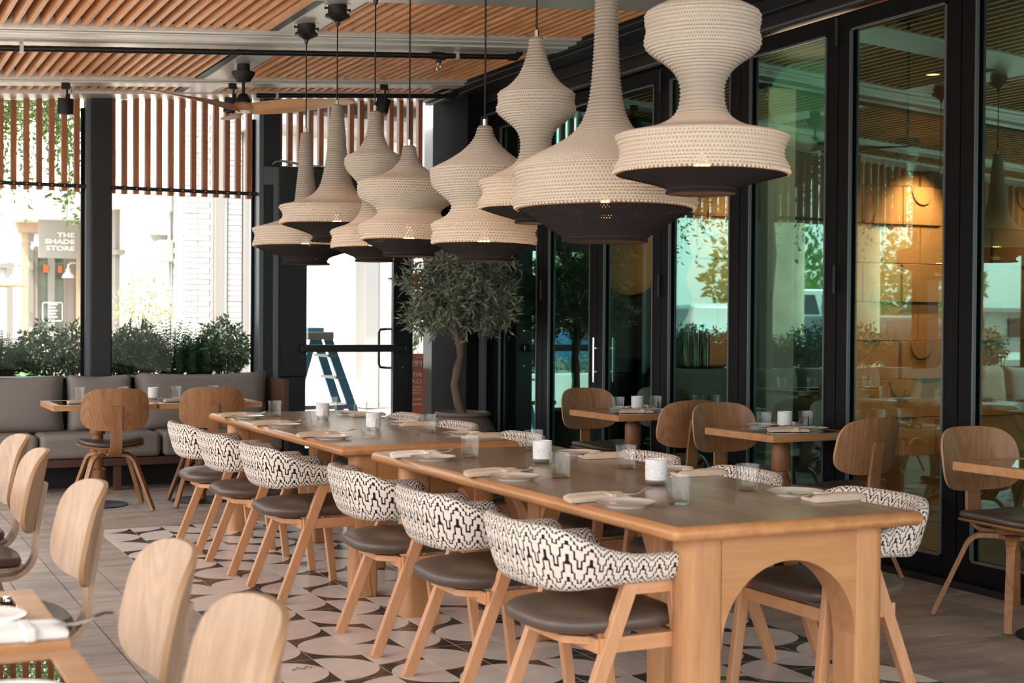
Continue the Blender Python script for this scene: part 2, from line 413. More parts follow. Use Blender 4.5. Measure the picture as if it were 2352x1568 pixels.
# ================================================================== SETTING
# ---- floor
fb = struct('floor', B(-2.2, 5.25, -1.5, 12.35, -.06, -.004), MT['grout'])
MX0, MX1, MY1, TS, TY = 1.541, 3.824, 9.40, .2075, .1865
tilemesh = {}
def stone_mesh(ly):
    if ly not in tilemesh: tilemesh[ly] = B(-.115, .115, -ly / 2 + .0025, ly / 2 - .0025, -.004, 0).mesh('stone_tile', MT['stone'])
    return tilemesh[ly]
cands = []; rf = random.Random(3)
strips = []
x = MX0
while x > -2.0: strips.append((x - .235, x)); x -= .235
x = MX1
while x < 5.2: strips.append((x, min(x + .235, 5.25))); x += .235
midx = MX0
while midx < MX1 - .05: strips.append((midx, midx + .2283)); midx += .2283
for (a, b) in strips:
    inner = a >= MX0 - .01 and b <= MX1 + .02
    y = 12.3 - rf.choice((0, .1, .2, .3)); lo = MY1 + .004 if inner else -1.3
    while y > lo + .03:
        ly = rf.choice((.4, .4, .4, .2)); y2 = max(y - ly, lo)
        cands.append(((a + b) / 2, (y + y2) / 2, b - a, y - y2)); y = y2
def vis(x, y):
    d = .4321 * x + .9017 * y
    if d < 1: return -1
    u = (x * .9018 - y * .4321) / d * 3267; v = 1.37 / d * 3267
    return 1 / d if abs(u) < 1250 and v < 870 else -1
cands.sort(key=lambda c: -vis(c[0], c[1]))
rest = MB()
for i, (x, y, wx, ly) in enumerate(cands):
    if i < 295 and vis(x, y) > 0:
        o = bpy.data.objects.new('stone_tile', stone_mesh(round(ly, 3))); link(o, fb); o.location = (x, y, 0); o.scale = ((wx - .005) / .23, 1, 1)
    else: rest.box(x - wx / 2 + .0025, x + wx / 2 - .0025, y - ly / 2 + .0025, y + ly / 2 - .0025, -.004, 0)
obj('stone_tiles', rest, MT['stone'], fb, kind='stuff')

# patterned cement tiles: each one a cream quarter disc on a charcoal square
def quarter(mb, cx, cy, rot, half, z=0.0, ky=1.0):
    n = 12; h = half; q = [(-h, -h)]; arc = [(-h + 2 * h * math.cos(a), -h + 2 * h * math.sin(a)) for a in [PI / 2 * k / n for k in range(n + 1)]]
    cr, sr = math.cos(rot * PI / 2), math.sin(rot * PI / 2)
    T = lambda p, zz=z: (cx + p[0] * cr - p[1] * sr, cy + (p[0] * sr + p[1] * cr) * ky, zz)
    vs = [T((-h, -h))] + [T(p) for p in arc] + [T((h, h))]
    fs = [(0,) + tuple(range(1, n + 2))]
    mb.add(vs, fs, 0)
    m = n + 1; b = 1
    for i in range(n): mb.add([vs[b + i], vs[b + i + 1], vs[-1]], [(0, 2, 1)], 1)
    for a_, b_ in (((-h, -h), (h, -h)), ((h, -h), (h, h)), ((h, h), (-h, h)), ((-h, h), (-h, -h))):
        mb.add([T(a_), T(b_), T(b_, z - .004), T(a_, z - .004)], [(3, 2, 1, 0)], 0)
mos = struct('floor_mosaic', B(MX0, MX1, -1.2, MY1, -.008, -.0035), MT['grout'])
qm = []
for r_ in range(4):
    mb = MB(); quarter(mb, 0, 0, r_, TS / 2 - .0012, ky=TY / TS)
    me = bpy.data.meshes.new('cement_tile'); me.from_pydata(mb.v, [], mb.f); me.materials.append(MT['cream']); me.materials.append(MT['charcoal'])
    me.polygons.foreach_set('material_index', mb.mi); me.update(); qm.append(me)
rt = random.Random(11); rest = MB(); cnt = 0; lst = []
for i in range(11):
    par = rt.random() < .5
    for j in range(57):
        x = MX0 + TS * (i + .5); y = MY1 - TY * (j + .5)
        up = (j + par) % 2
        if up == 0 or j == 0:
            left = rt.random() < .5; flip = rt.random() < .3
            if rt.random() < .07: par = not par
        lf = left if (up == 0 or not flip) else not left
        r_ = {(1, 1): 2, (1, 0): 3, (0, 0): 0, (0, 1): 1}[(up, 1 if lf else 0)]
        lst.append((vis(x, y), x, y, r_))
lst.sort(key=lambda t: -t[0])
for k, (vv, x, y, r_) in enumerate(lst):
    if vv > 0 and cnt < 298:
        o = bpy.data.objects.new('cement_tile', qm[r_]); link(o, mos); o.location = (x, y, 0.0005); cnt += 1
    else: quarter(rest, x, y, r_, TS / 2 - .0012, .0005, TY / TS)
me = bpy.data.meshes.new('cement_tiles'); me.from_pydata(rest.v, [], rest.f); me.materials.append(MT['cream']); me.materials.append(MT['charcoal']); me.polygons.foreach_set('material_index', rest.mi); me.update()
obj('cement_tiles', me, None, mos, kind='stuff')

# ---- ceiling: dark deck, hung boards, metal beams and centre plates
def roofbox(mb, x0, x1, y0, y1, zo0, zo1, mi=0):
    vs = [(x, y, zroof(x) + z) for z in (zo0, zo1) for y in (y0, y1) for x in (x0, x1)]
    return mb.add(vs, [(0, 2, 3, 1), (4, 5, 7, 6), (0, 1, 5, 4), (1, 3, 7, 5), (3, 2, 6, 7), (2, 0, 4, 6)], mi)
ceil = struct('ceiling', roofbox(MB(), -1.8, 5.4, -1.0, 12.5, .135, .25), MT['deck'])
fields = [(11.36, 11.78), (9.62, 11.05), (7.95, 9.01), (5.5, 7.55), (3.2, 5.2)]
bmeshes = {}
nb = 0; extra = MB()
for fi, (y0, y1) in enumerate(fields):
    x = -1.72
    while x < 4.86:
        if 2.58 < x < 2.90: x = 2.90; continue
        L = y1 - y0; z = zroof(x)
        wide = (fi == 2 and 2.50 < x < 2.58)
        v_ok = vis(x, (y0 + y1) / 2)
        dd = .4321 * x + .9017 * (y0 + y1) / 2; uu = (x * .9018 - (y0 + y1) / 2 * .4321) / dd * 3267; show = abs(uu) < 1300 and fi < 3 and dd > 1
        if show and nb < 298:
            if fi not in bmeshes: bmeshes[fi] = B(-.0145, .0145, -L / 2, L / 2, 0, .13).mesh('board', MT['board'])
            o = bpy.data.objects.new('board', bmeshes[fi]); link(o, ceil); o.location = (x, (y0 + y1) / 2, z); o.rotation_euler = (0, random.uniform(-.05, .05), 0)
            if wide: o.scale = (2.2, 1, 1)
            nb += 1
        else: extra.box(x - .0135, x + .0135, y0, y1, z, z + .13)
        x += .080
obj('boards', extra, MT['board'], ceil, kind='stuff')
# toothed dark closer strip at the ends of the boards
for fi, (y0, y1) in enumerate(fields[:3]):
    for ye in (y0, y1):
        mb = MB(); x = -1.75
        while x < 4.86:
            cx_ = x + .039; n = 6; z = zroof(cx_)
            ring = [(cx_ + .034 * math.cos(a), z + .075 - .05 * math.sin(a)) for a in [PI * k / n for k in range(n + 1)]]
            mb.prism(ring, ye - .02, ye + .02, axis='y'); x += .078
        obj('closer_strip', mb, MT['deck'], ceil, kind='stuff')
def ceilbeam(name, y0, y1, dz=-.012, steps=()):
    mb = MB(); roofbox(mb, -1.8, 4.86, y0, y1, dz, .1)
    for a, b, d in steps: roofbox(mb, -1.8, 4.86, a, b, d, dz)
    return struct(name, mb, MT['soffit'], bevel=.004)
ceilbeam('trim_1', 11.78, 12.16, -.02)
ceilbeam('trim_2', 11.05, 11.36, -.015, [(11.10, 11.31, -.03)])
ceilbeam('trim_3', 9.01, 9.62, -.015, [(9.09, 9.54, -.03), (9.22, 9.41, -.04)])
ceilbeam('trim_4', 7.55, 7.95, -.015)
ceilbeam('trim_5', 5.2, 5.5, -.015)
ceilbeam('trim_6', 2.6, 3.2, -.015)
for k, (y0, y1) in enumerate(fields[:4]):
    mb = MB(); roofbox(mb, 2.62, 2.86, y0, y1, -.008, .09); struct('trim_%d' % (7 + k), mb, MT['soffit'])
    mb = MB(); roofbox(mb, 2.555, 2.62, y0, y1, .0, .09); struct('trim_%d' % (11 + k), mb, MT['black'])

# ---- glass wall on the right (folding doors), x = 5.33
WX = 5.33
hdr = MB(); hdr.box(5.26, 5.45, -1, 12.2, 3.17, 3.75); hdr.box(4.86, 5.26, -1, 12.2, 3.36, 3.60); hdr.box(4.94, 5.0, -1, 12.2, 3.34, 3.36)
hdr.box(5.20, 5.26, -1, 11.9, 3.27, 3.36); struct('wall_right', hdr, MT['black'], bevel=.006)
struct('trim_20', B(5.235, 5.262, 2.0, 11.8, 3.175, 3.19), MT['greyframe'])
struct('baseboard_right', B(5.24, 5.44, -1, 12.1, -.02, .035), MT['black'])
mull = [11.43, 10.48, 9.56, 8.63, 7.67, 6.68, 5.68, 4.68, 3.68, 2.68, 1.68, .68, -.32]
for i in range(len(mull) - 1):
    y1 = mull[i]; y0 = mull[i + 1]; st = .105
    p = thing('folding_glass_door', '', 'door', (WX, (y0 + y1) / 2, 0))
    p['label'] = ['black-framed green glass door leaf beside the potted olive tree at the corner', 'black-framed glass door leaf reflecting the left half of the olive tree',
        'black-framed glass door leaf with a slim black pull handle', 'black-framed glass door leaf in front of the copper disc and tile edge',
        'black-framed glass door leaf with the pale column right behind it', 'black-framed glass door leaf showing the spotlit ochre tile wall',
        'black-framed glass door leaf at the right edge of the photo', 'black-framed glass door leaf just out of view on the right', 'black-framed glass door leaf out of frame, second beyond the right edge', 'black-framed glass door leaf out of frame, third beyond the right edge', 'black-framed glass door leaf out of frame beside the camera', 'last black-framed glass door leaf behind the camera'][i]
    p['group'] = 'folding glass doors along the right side'
    L = (y1 - y0) / 2
    fr = MB()
    fr.box(-.03, .03, -L + .004, -L + st, .035, 3.16); fr.box(-.03, .03, L - st, L - .004, .035, 3.16)
    fr.box(-.03, .03, -L + st, L - st, .035, .135); fr.box(-.03, .03, -L + st, L - st, 3.06, 3.16)
    obj('door_frame', fr, MT['frame'], p, bevel=.003)
    bd = MB()
    for yy in (-L + st, L - st - .012): bd.box(-.036, -.018, yy, yy + .012, .135, 3.06)
    bd.box(-.036, -.018, -L + st, L - st, .135, .147); bd.box(-.036, -.018, -L + st, L - st, 3.048, 3.06)
    obj('glazing_bead', bd, MT['greyframe'], p)
    obj('glass_pane', B(-.004, .004, -L + st, L - st, .135, 3.06), MT['greenpane'], p)
    if i in (0, 2, 4, 6):
        for hz in (1.54, 2.98):
            h = MB(); h.tube([(-.045, -L, hz), (-.045, -L, hz + .16)], .011, 10); h.box(-.034, -.029, -L - .02, -L + .02, hz, hz + .16)
            obj('hinge', h, MT['blackm'], p, smooth=40)
    if i == 2:
        h = MB(); h.tube([(-.085, L - .055, .9), (-.085, L - .055, 1.24)], .008, 8); h.beam((-.03, L - .055, .98), (-.085, L - .055, .98), .012, .012); h.beam((-.03, L - .055, 1.16), (-.085, L - .055, 1.16), .012, .012)
        obj('door_handle', h, MT['steel'], p, smooth=40)
struct('wall_corner', B(5.08, 5.45, 11.53, 12.35, -.02, 3.5).box(5.16, 5.2, 12.05, 12.3, 0, 3.2), MT['cornerblack'], bevel=.01)
struct('trim_21', B(5.236, 5.262, 11.50, 11.56, 0, 3.17).box(5.20, 5.236, 11.52, 11.60, 0, 3.17), MT['greyframe'])

# ---- window wall at the back, y = 12.2
wb = MB()
wb.box(-1.8, 3.79, 12.13, 12.27, -.02, .86)
wb.box(3.52, 3.79, 12.10, 12.3, .86, 2.62)
wb.box(3.79, 5.14, 12.12, 12.3, 2.12, 2.62)
struct('wall_back', wb, MT['black'], bevel=.006)
struct('trim_22', B(-1.8, 3.36, 12.10, 12.13, .80, .868).box(-1.8, 3.36, 12.13, 12.2, .86, .872), MT['frame'])
for nm, x0, x1 in (('column_back', 1.93, 2.09), ('column_back', -.28, -.12), ('column_back', -1.86, -1.70)):
    c_ = struct('wall_column', B(x0, x1, 12.02, 12.24, 0, zroof(x0) - .0), MT['black'], bevel=.004)
    obj('lit_side_face', B(x0 - .035, x0, 12.06, 12.2, 0, zroof(x0) - .02), MT['greyframe'], c_)  # lighter grey stands in for light on the column's left face
cc = MB(); cc.box(3.37, 3.52, 12.02, 12.28, 0, zroof(3.4)); struct('wall_column_2', cc, MT['black'], bevel=.004)
struct('trim_23', B(3.33, 3.37, 12.0, 12.2, .86, zroof(3.3)).box(3.37, 3.50, 11.99, 12.02, 2.52, 2.68).box(3.455, 3.50, 11.985, 12.02, 0, 2.68), MT['greyframe'], bevel=.003)
# header box over the door with its chrome rail
hb = MB(); hb.box(3.50, 5.02, 11.98, 12.12, 2.14, 2.69)
struct('trim_24', hb, MT['black'], bevel=.006)
rl = thing('heater_rail', 'curved chrome rail on top of the black box above the door', 'rail', (0, 0, 0))
obj('rail_tube', MB().tube([(3.44, 12.0, 2.70), (3.47, 12.0, 2.725), (3.52, 12.0, 2.735), (3.60, 12.0, 2.727), (3.75, 12.0, 2.705), (3.90, 12.0, 2.70), (4.6, 12.0, 2.70)], .011, 10), MT['chrome'], rl, smooth=60)
# windows
for k, (x0, x1) in enumerate(((-1.68, -.32), (-.08, 1.89), (2.10, 3.33))):
    wf = struct('window_%d' % (k + 1), B(x0 - .01, x0 + .02, 12.16, 12.2, .87, 3.1).box(x1 - .02, x1 + .01, 12.16, 12.2, .87, 3.1), MT['frame'])
    obj('glass_pane', B(x0, x1, 12.175, 12.181, .87, 3.1), MT['pane'], wf)
    obj('glazing_channel', B(x0, x1, 12.165, 12.192, .868, .885), MT['galv'], wf)
# sidelight window beside the door
wf = struct('window_4', B(4.79, 4.805, 12.13, 12.2, 0, 2.12).box(4.80, 5.14, 12.13, 12.2, 0, .14), MT['black'])
obj('glass_pane', B(4.805, 5.13, 12.16, 12.166, .14, 2.12), MT['pane'], wf)
# door
d1 = struct('door_1', B(3.70, 3.79, 12.14, 12.2, 0, 2.12).box(4.62, 4.80, 12.14, 12.2, 0, 2.12).box(3.79, 4.62, 12.14, 12.2, 0, .22).box(3.79, 4.62, 12.14, 12.2, 2.03, 2.12), MT['black'], bevel=.003)
obj('glass_pane', B(3.79, 4.62, 12.167, 12.173, .22, 2.03), MT['pane'], d1)
pb = MB(); pb.box(3.72, 4.70, 12.05, 12.10, 1.075, 1.14); pb.box(3.73, 3.79, 12.08, 12.14, 1.07, 1.145); pb.box(4.6, 4.72, 12.08, 12.14, 1.07, 1.145)
obj('panic_bar', pb, MT['black'], d1, bevel=.006)
obj('latch', B(4.705, 4.725, 12.09, 12.14, 1.085, 1.13), MT['chrome'], d1)
obj('door_handle', MB().tube([(4.63, 12.2, 1.28), (4.60, 12.27, 1.28), (4.545, 12.27, 1.275), (4.53, 12.27, 1.25), (4.53, 12.27, .96), (4.545, 12.27, .93), (4.60, 12.27, .925), (4.63, 12.2, .925)], .012, 10), MT['black'], d1, smooth=60)
for z in (1.27, .935): obj('bolt', MB().lathe([(0, 0), (.008, 0), (.008, .006), (0, .006)], 10), MT['chrome'], d1, loc=(4.71, 12.14, z), rot=(PI / 2, 0, 0))

# ---- slat screens hung in front of the windows: each slat its own part
slatm = {}
def screen(label, xs, z0, y=12.08, rail=True):
    t = thing('slat_screen', label, 'screen', (0, y, 0), 0, 'wooden slat screens over the back windows')
    for x in xs:
        z1 = zroof(x) - .02; key = round(z1 - z0, 2)
        if key not in slatm: slatm[key] = B(-.021, .021, -.0, .06, 0, key).mesh('slat', MT['slat'])
        o = bpy.data.objects.new('slat', slatm[key]); link(o, t); o.location = (x, 0, z0 + random.uniform(-.004, .004))
        if rail:
            b = bpy.data.objects.new('bolt', boltm); link(b, t); b.location = (x, -.012, z0 + .045); b.rotation_euler = (PI / 2, 0, 0)
    if rail: obj('slat_rail', B(xs[0] - .09, xs[-1] + .07, -.012, .0, z0 + .03, z0 + .06), MT['blackm'], t)
    return t
boltm = MB().lathe([(0, 0), (.006, 0), (.006, .003), (0, .005)], 8).mesh('bolt', MT['copper'])
screen('left wooden slat screen hung left of the black window column', [1.8248 - .0985 * k for k in range(17, -1, -1)], 2.40)
screen('wooden slat screen hung between the two black window columns', [2.113 + .096 * k for k in range(13)], 2.40)
screen('far left wooden slat screen out of the frame', [-.33 - .0985 * k for k in range(13, -1, -1)], 2.40)
screen('wooden slat screen above the black box over the door', [3.549 + .0945 * k for k in range(15)], 2.71, rail=False, y=12.13)
struct('trim_25', B(5.13, 5.165, 12.0, 12.2, 0, 3.4), MT['greyframe'])

# left side of the pavilion: posts
for yy in (11.9, 8.6, 5.3, 2.0):
    struct('wall_post', B(-1.86, -1.72, yy, yy + .15, 0, 2.93), MT['black'])

# ================================================================== INTERIOR BEHIND THE GLASS WALL
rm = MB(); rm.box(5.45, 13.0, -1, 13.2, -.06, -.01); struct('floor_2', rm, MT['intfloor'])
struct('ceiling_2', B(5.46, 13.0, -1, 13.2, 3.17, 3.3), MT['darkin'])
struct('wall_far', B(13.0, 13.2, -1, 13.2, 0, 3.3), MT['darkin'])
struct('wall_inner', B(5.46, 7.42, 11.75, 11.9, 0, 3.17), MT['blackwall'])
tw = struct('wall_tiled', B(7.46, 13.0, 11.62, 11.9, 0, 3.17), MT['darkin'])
rk = random.Random(5)
tmesh = {}
for r_ in range(8):
    for c_ in range(11):
        x0 = 7.5 + .5 * c_ - (.25 if r_ % 2 else 0); x1 = x0 + .5; x0 = max(x0, 7.42); z0 = .4 * r_ - .02; z1 = z0 + .4
        dpt = rk.choice((.05, .05, .07, .09)); kind = rk.random()
        mb = MB()
        # slightly domed clay block with a pointed left end like the wall's scalloped edge
        mb.box(x0 + .004, x1 - .004, 11.62 - dpt, 11.62, z0 + .004, z1 - .004)
        if kind < .5:
            cx_ = x0 + .25; cz = z0 + rk.choice((.0, .4)); sgn = 1 if cz < z0 + .2 else -1
            arc = [(cx_ + .15 * math.cos(a), cz + sgn * .19 * math.sin(a)) for a in [PI * k / 10 for k in range(11)]]
            if sgn < 0: arc = arc[::-1]
            mb.prism(arc, 11.62 - dpt - .018, 11.62 - dpt, axis='y')
        o = obj('clay_tile', mb, MT['clay'], tw, bevel=.004, seg=1)
for r_ in range(8):
    z0 = .4 * r_ - .02
    obj('edge_tile', MB().prism([(7.50, z0 + .004), (7.50, z0 + .396), (7.42, z0 + .396), (7.34, z0 + .2), (7.42, z0 + .004)], 11.5, 11.62, axis='y'), MT['clay'], tw)
cd = obj('copper_disc', MB().lathe([(0, .03), (.30, .028), (.365, .012), (.37, 0), (.36, -.01), (0, -.01)], 48), MT['copper'], smooth=50, loc=(6.86, 11.735, 1.98), rot=(PI / 2, 0, 0))
tag(cd, 'round copper disc on the dark wall behind the glass doors', 'wall decoration')
struct('wall_inner_2', B(6.76, 7.24, 9.12, 9.3, 0, 3.17), MT['blackwall'])
struct('column_inner', B(6.48, 6.74, 9.0, 9.3, 0, 3.17), MT['blind'], bevel=.01)
spot = bpy.data.lights.new('tile_spot', 'SPOT'); spot.energy = 260; spot.color = (1, .62, .37); spot.spot_size = math.radians(80); spot.spot_blend = 1; spot.shadow_soft_size = .05
def spotat(p, q, e):
    s = spot.copy(); s.energy = e; o = bpy.data.objects.new('spotlight_beam', s); C.objects.link(o); o.location = p
    o.rotation_euler = (Vector(q) - Vector(p)).to_track_quat('-Z', 'Y').to_euler()
spotat((10.15, 11.05, 3.12), (10.15, 11.62, 2.0), 520); spotat((9.2, 9.7, 3.1), (9.7, 11.6, 1.1), 420); spotat((8.0, 10.7, 3.1), (7.8, 11.6, 1.4), 380); spotat((12.0, 10.8, 3.1), (12.0, 11.6, 2.0), 120)  # second spot has no fixture, added to lift the lower tile wall
for k, (x, y) in enumerate(((9.95, 10.7), (8.2, 10.6), (11.8, 10.5), (7.2, 8.0), (9.2, 8.4), (10.5, 7.5))):
    t = thing('recessed_downlight', ['warm ceiling downlight over the spotlit ochre tiles behind the glass', 'warm ceiling downlight over the left end of the tiled wall', 'warm ceiling downlight over the right end of the tiled wall', 'warm ceiling downlight near the pale column behind the glass', 'warm ceiling downlight right of the fire strobe pole', 'warm ceiling downlight nearest the right edge behind the glass'][k], 'ceiling light', (x, y, 3.17), 0, 'downlights inside the restaurant')
    obj('trim_ring', MB().lathe([(.05, -.006), (.062, -.006), (.062, 0)], 20), MT['blackm'], t)
    obj('lens', MB().lathe([(0, -.003), (.05, -.003)], 20), MT['downlight'], t)
al = bpy.data.lights.new('inner_fill_light', 'POINT'); al.energy = 22; al.color = (1, .72, .45); al.shadow_soft_size = .3
for p in ((8.5, 8.0, 2.7), (9.5, 5.0, 2.7), (6.1, 8.0, 2.9)):
    o = bpy.data.objects.new('inner_fill', al); C.objects.link(o); o.location = p  # points without fixtures; the last is added to brighten the pale column
# fire strobe on a pole
fs = thing('fire_strobe', 'ceiling-hung alarm strobe on a black pole behind the glass', 'alarm', (5.80, 6.66, 0))
obj('ceiling_plate', MB().lathe([(0, 3.17), (.06, 3.17), (.06, 3.15), (0, 3.15)], 16), MT['blackm'], fs)
obj('pole', MB().tube([(0, 0, 3.15), (0, 0, 2.47)], .011, 8), MT['blackm'], fs)
obj('junction_box', B(-.05, .05, -.05, .05, 2.37, 2.47), MT['blackm'], fs, bevel=.006)
obj('strobe_dome', MB().lathe([(.068, 2.37), (.07, 2.355), (.055, 2.33), (.02, 2.325), (.018, 2.31), (.008, 2.30), (0, 2.30)], 24), MT['white'], fs, smooth=60)
def text(name, body, size, mat, parent, loc, rot, ext=.002, align='LEFT', mirror=False, sp=1.0, bold=0):
    cu = bpy.data.curves.new(name, 'FONT'); cu.body = body; cu.size = size; cu.extrude = ext; cu.align_x = align; cu.space_line = sp; cu.offset = bold
    cu.resolution_u = 3
    o = bpy.data.objects.new(name, cu); C.objects.link(o); bpy.context.view_layer.update()
    dg = bpy.context.evaluated_depsgraph_get(); me = bpy.data.meshes.new_from_object(o.evaluated_get(dg)); bpy.data.objects.remove(o)
    me.materials.clear(); me.materials.append(mat)
    if mirror:
        for v in me.vertices: v.co.x = -v.co.x
        me.flip_normals()
    q = bpy.data.objects.new(name, me); link(q, parent); q.location = loc; q.rotation_euler = rot; return q
text('lettering', 'FIRE', .028, MT['red'], fs, (-.055, -.055, 2.342), (PI / 2, 0, -.75))
# host stand items seen through the glass
bk = thing('woven_basket_planter', 'tall grey woven basket behind the glass doors', 'basket', (6.65, 10.0, 0))
mb = MB()
prof = []
for k in range(40): prof.append((.165 + .012 * math.sin(k / 39 * PI) + (.004 if k % 2 else 0), .35 + k / 39 * .52))
mb.lathe(prof, 40); mb.lathe([(0, .35), (.165, .35)], 40); obj('basket_body', mb, MT['terra'], bk, smooth=30)
obj('basket_stand', MB().lathe([(0, 0), (.15, 0), (.15, .35), (0, .35)], 24), MT['darkin'], bk, smooth=40)
hs = tag(obj('host_stand', B(6.2, 6.55, 10.3, 10.8, 0, 1.0).prism([(6.15, 1.0), (6.6, .93), (6.6, .96), (6.15, 1.05)], 10.25, 10.85, axis='y'), MT['darkin'], bevel=.01), 'black sloping-top host stand behind the glass doors', 'host stand')
for k, x in enumerate((6.68, 6.78, 6.88)):
    t = obj('steel_canister', MB().lathe([(0, 0), (.04, 0), (.042, .36), (.038, .37), (.038, .36), (0, .36)], 20), MT['steel'], smooth=40, loc=(x, 10.45, .98))
    tag(t, 'tall steel canister behind the glass doors, %s from the left' % ['first', 'second', 'third'][k], 'canister', 'steel canisters inside')
tag(obj('counter', B(6.63, 7.3, 10.3, 10.9, 0, .98), MT['darkin'], bevel=.01), 'dark counter carrying steel canisters behind the glass', 'counter')

# ================================================================== BIG TABLES
def rounded_slab(L, W, z0, z1, r, n=8):
    """bullnosed table top (W along x, L along y), mitred corners, rounded vertical edge"""
    mb = MB(); zc = (z0 + z1) / 2; h = (z1 - z0) / 2; rings = []
    for k in range(n + 1):
        a = -PI / 2 + PI * k / n; ins = r * (1 - math.cos(a)); rings.append((ins, zc + h * math.sin(a)))
    def ring(ins, z):
        x, y = W / 2 - ins, L / 2 - ins; c = .012
        return [(-x + c, -y, z), (x - c, -y, z), (x, -y + c, z), (x, y - c, z), (x - c, y, z), (-x + c, y, z), (-x, y - c, z), (-x, -y + c, z)]
    vs = [v for ins, z in rings for v in ring(ins, z)]; m = 8
    fs = [(i * m + k, i * m + (k + 1) % m, (i + 1) * m + (k + 1) % m, (i + 1) * m + k) for i in range(n) for k in range(m)]
    mi = 0
    fs += [tuple(range(7, -1, -1)), tuple(n * m + k for k in range(8))]
    mb.add(vs, fs[:-1], 1); mb.f.append(fs[-1]); mb.mi.append(0); return mb
def big_table(label, cx, cy, L=2.66, W=.965):
    t = thing('communal_table', label, 'table', (cx, cy, 0), 0, 'long oak communal tables')
    obj('tabletop', rounded_slab(L, W, .705, .752, .022), [MT['oaky'], MT['oakedge']], t, smooth=40)
    # end frames: two rounded legs joined by an arch
    for sgn in (-1, 1):
        y0 = sgn * (L / 2 - .14); lw, ld = .128, .125
        for sx in (-1, 1):
            x = sx * (W / 2 - .095 - lw / 2)
            pts = []
            for (px, py, r) in ((-lw / 2, -ld / 2, .05 if sx < 0 else .012), (lw / 2, -ld / 2, .05 if sx > 0 else .012), (lw / 2, ld / 2, .05 if sx > 0 else .012), (-lw / 2, ld / 2, .05 if sx < 0 else .012)):
                q0 = {(-1, -1): PI, (1, -1): -PI / 2, (1, 1): 0, (-1, 1): PI / 2}[(1 if px > 0 else -1, 1 if py > 0 else -1)]
                ccx, ccy = px - math.copysign(r, px), py - math.copysign(r, py)
                for k in range(6):
                    a = q0 + PI / 2 * k / 5; pts.append((ccx + r * math.cos(a), ccy + r * math.sin(a)))
            obj('leg', MB().prism([(x + a, y0 + b) for a, b in pts], 0, .706), MT['oakz'], t, smooth=35)
        xi = W / 2 - .095 - lw
        arch = [(-xi - .002, .706), (-xi - .002, .35)]
        rr = xi
        for k in range(25):
            a = PI - PI * k / 24; arch.append((rr * math.cos(a), .35 + .262 * math.sin(a)))
        arch += [(xi + .002, .35), (xi + .002, .706)]
        mb = MB(); n = len(arch)
        # build as quads under the straight top edge
        top = .706; cols = [(p[0], p[1]) for p in arch[1:-1]]
        vs = []
        for (px, pz) in cols:
            for yy in (y0 - ld / 2 + .004, y0 + ld / 2 - .004): vs += [(px, yy, pz), (px, yy, top)]
        fs = []
        for i in range(len(cols) - 1):
            a, b = i * 4, (i + 1) * 4
            fs += [(a, b, b + 1, a + 1), (a + 2, a + 3, b + 3, b + 2), (a, a + 2, b + 2, b)]
        mb.add(vs, fs); obj('arch_apron', mb, MT['oak'], t, smooth=30)
    # centre spine with two posts and a long arch
    for sgn in (-1, 1):
        obj('leg', MB().prism([(-.05, sgn * .5 - .055), (.05, sgn * .5 - .055), (.05, sgn * .5 + .055), (-.05, sgn * .5 + .055)], 0, .706), MT['oakz'], t, bevel=.015, seg=3)
        obj('bracket', MB().prism([(sgn * .44, .50), (sgn * .44, .706), (sgn * .22, .706), (sgn * .36, .64)][::-sgn], -.04, .04, axis='x'), MT['oak'], t)
    obj('spine_rail', B(-.04, .04, -L / 2 + .2, L / 2 - .2, .645, .706), MT['oak'], t, bevel=.004)
    return t
big_table('long oak communal table nearest the camera, its arched end facing it', 2.755, 4.935)
big_table('long oak communal table behind the nearest one, towards the door', 2.70, 7.865)

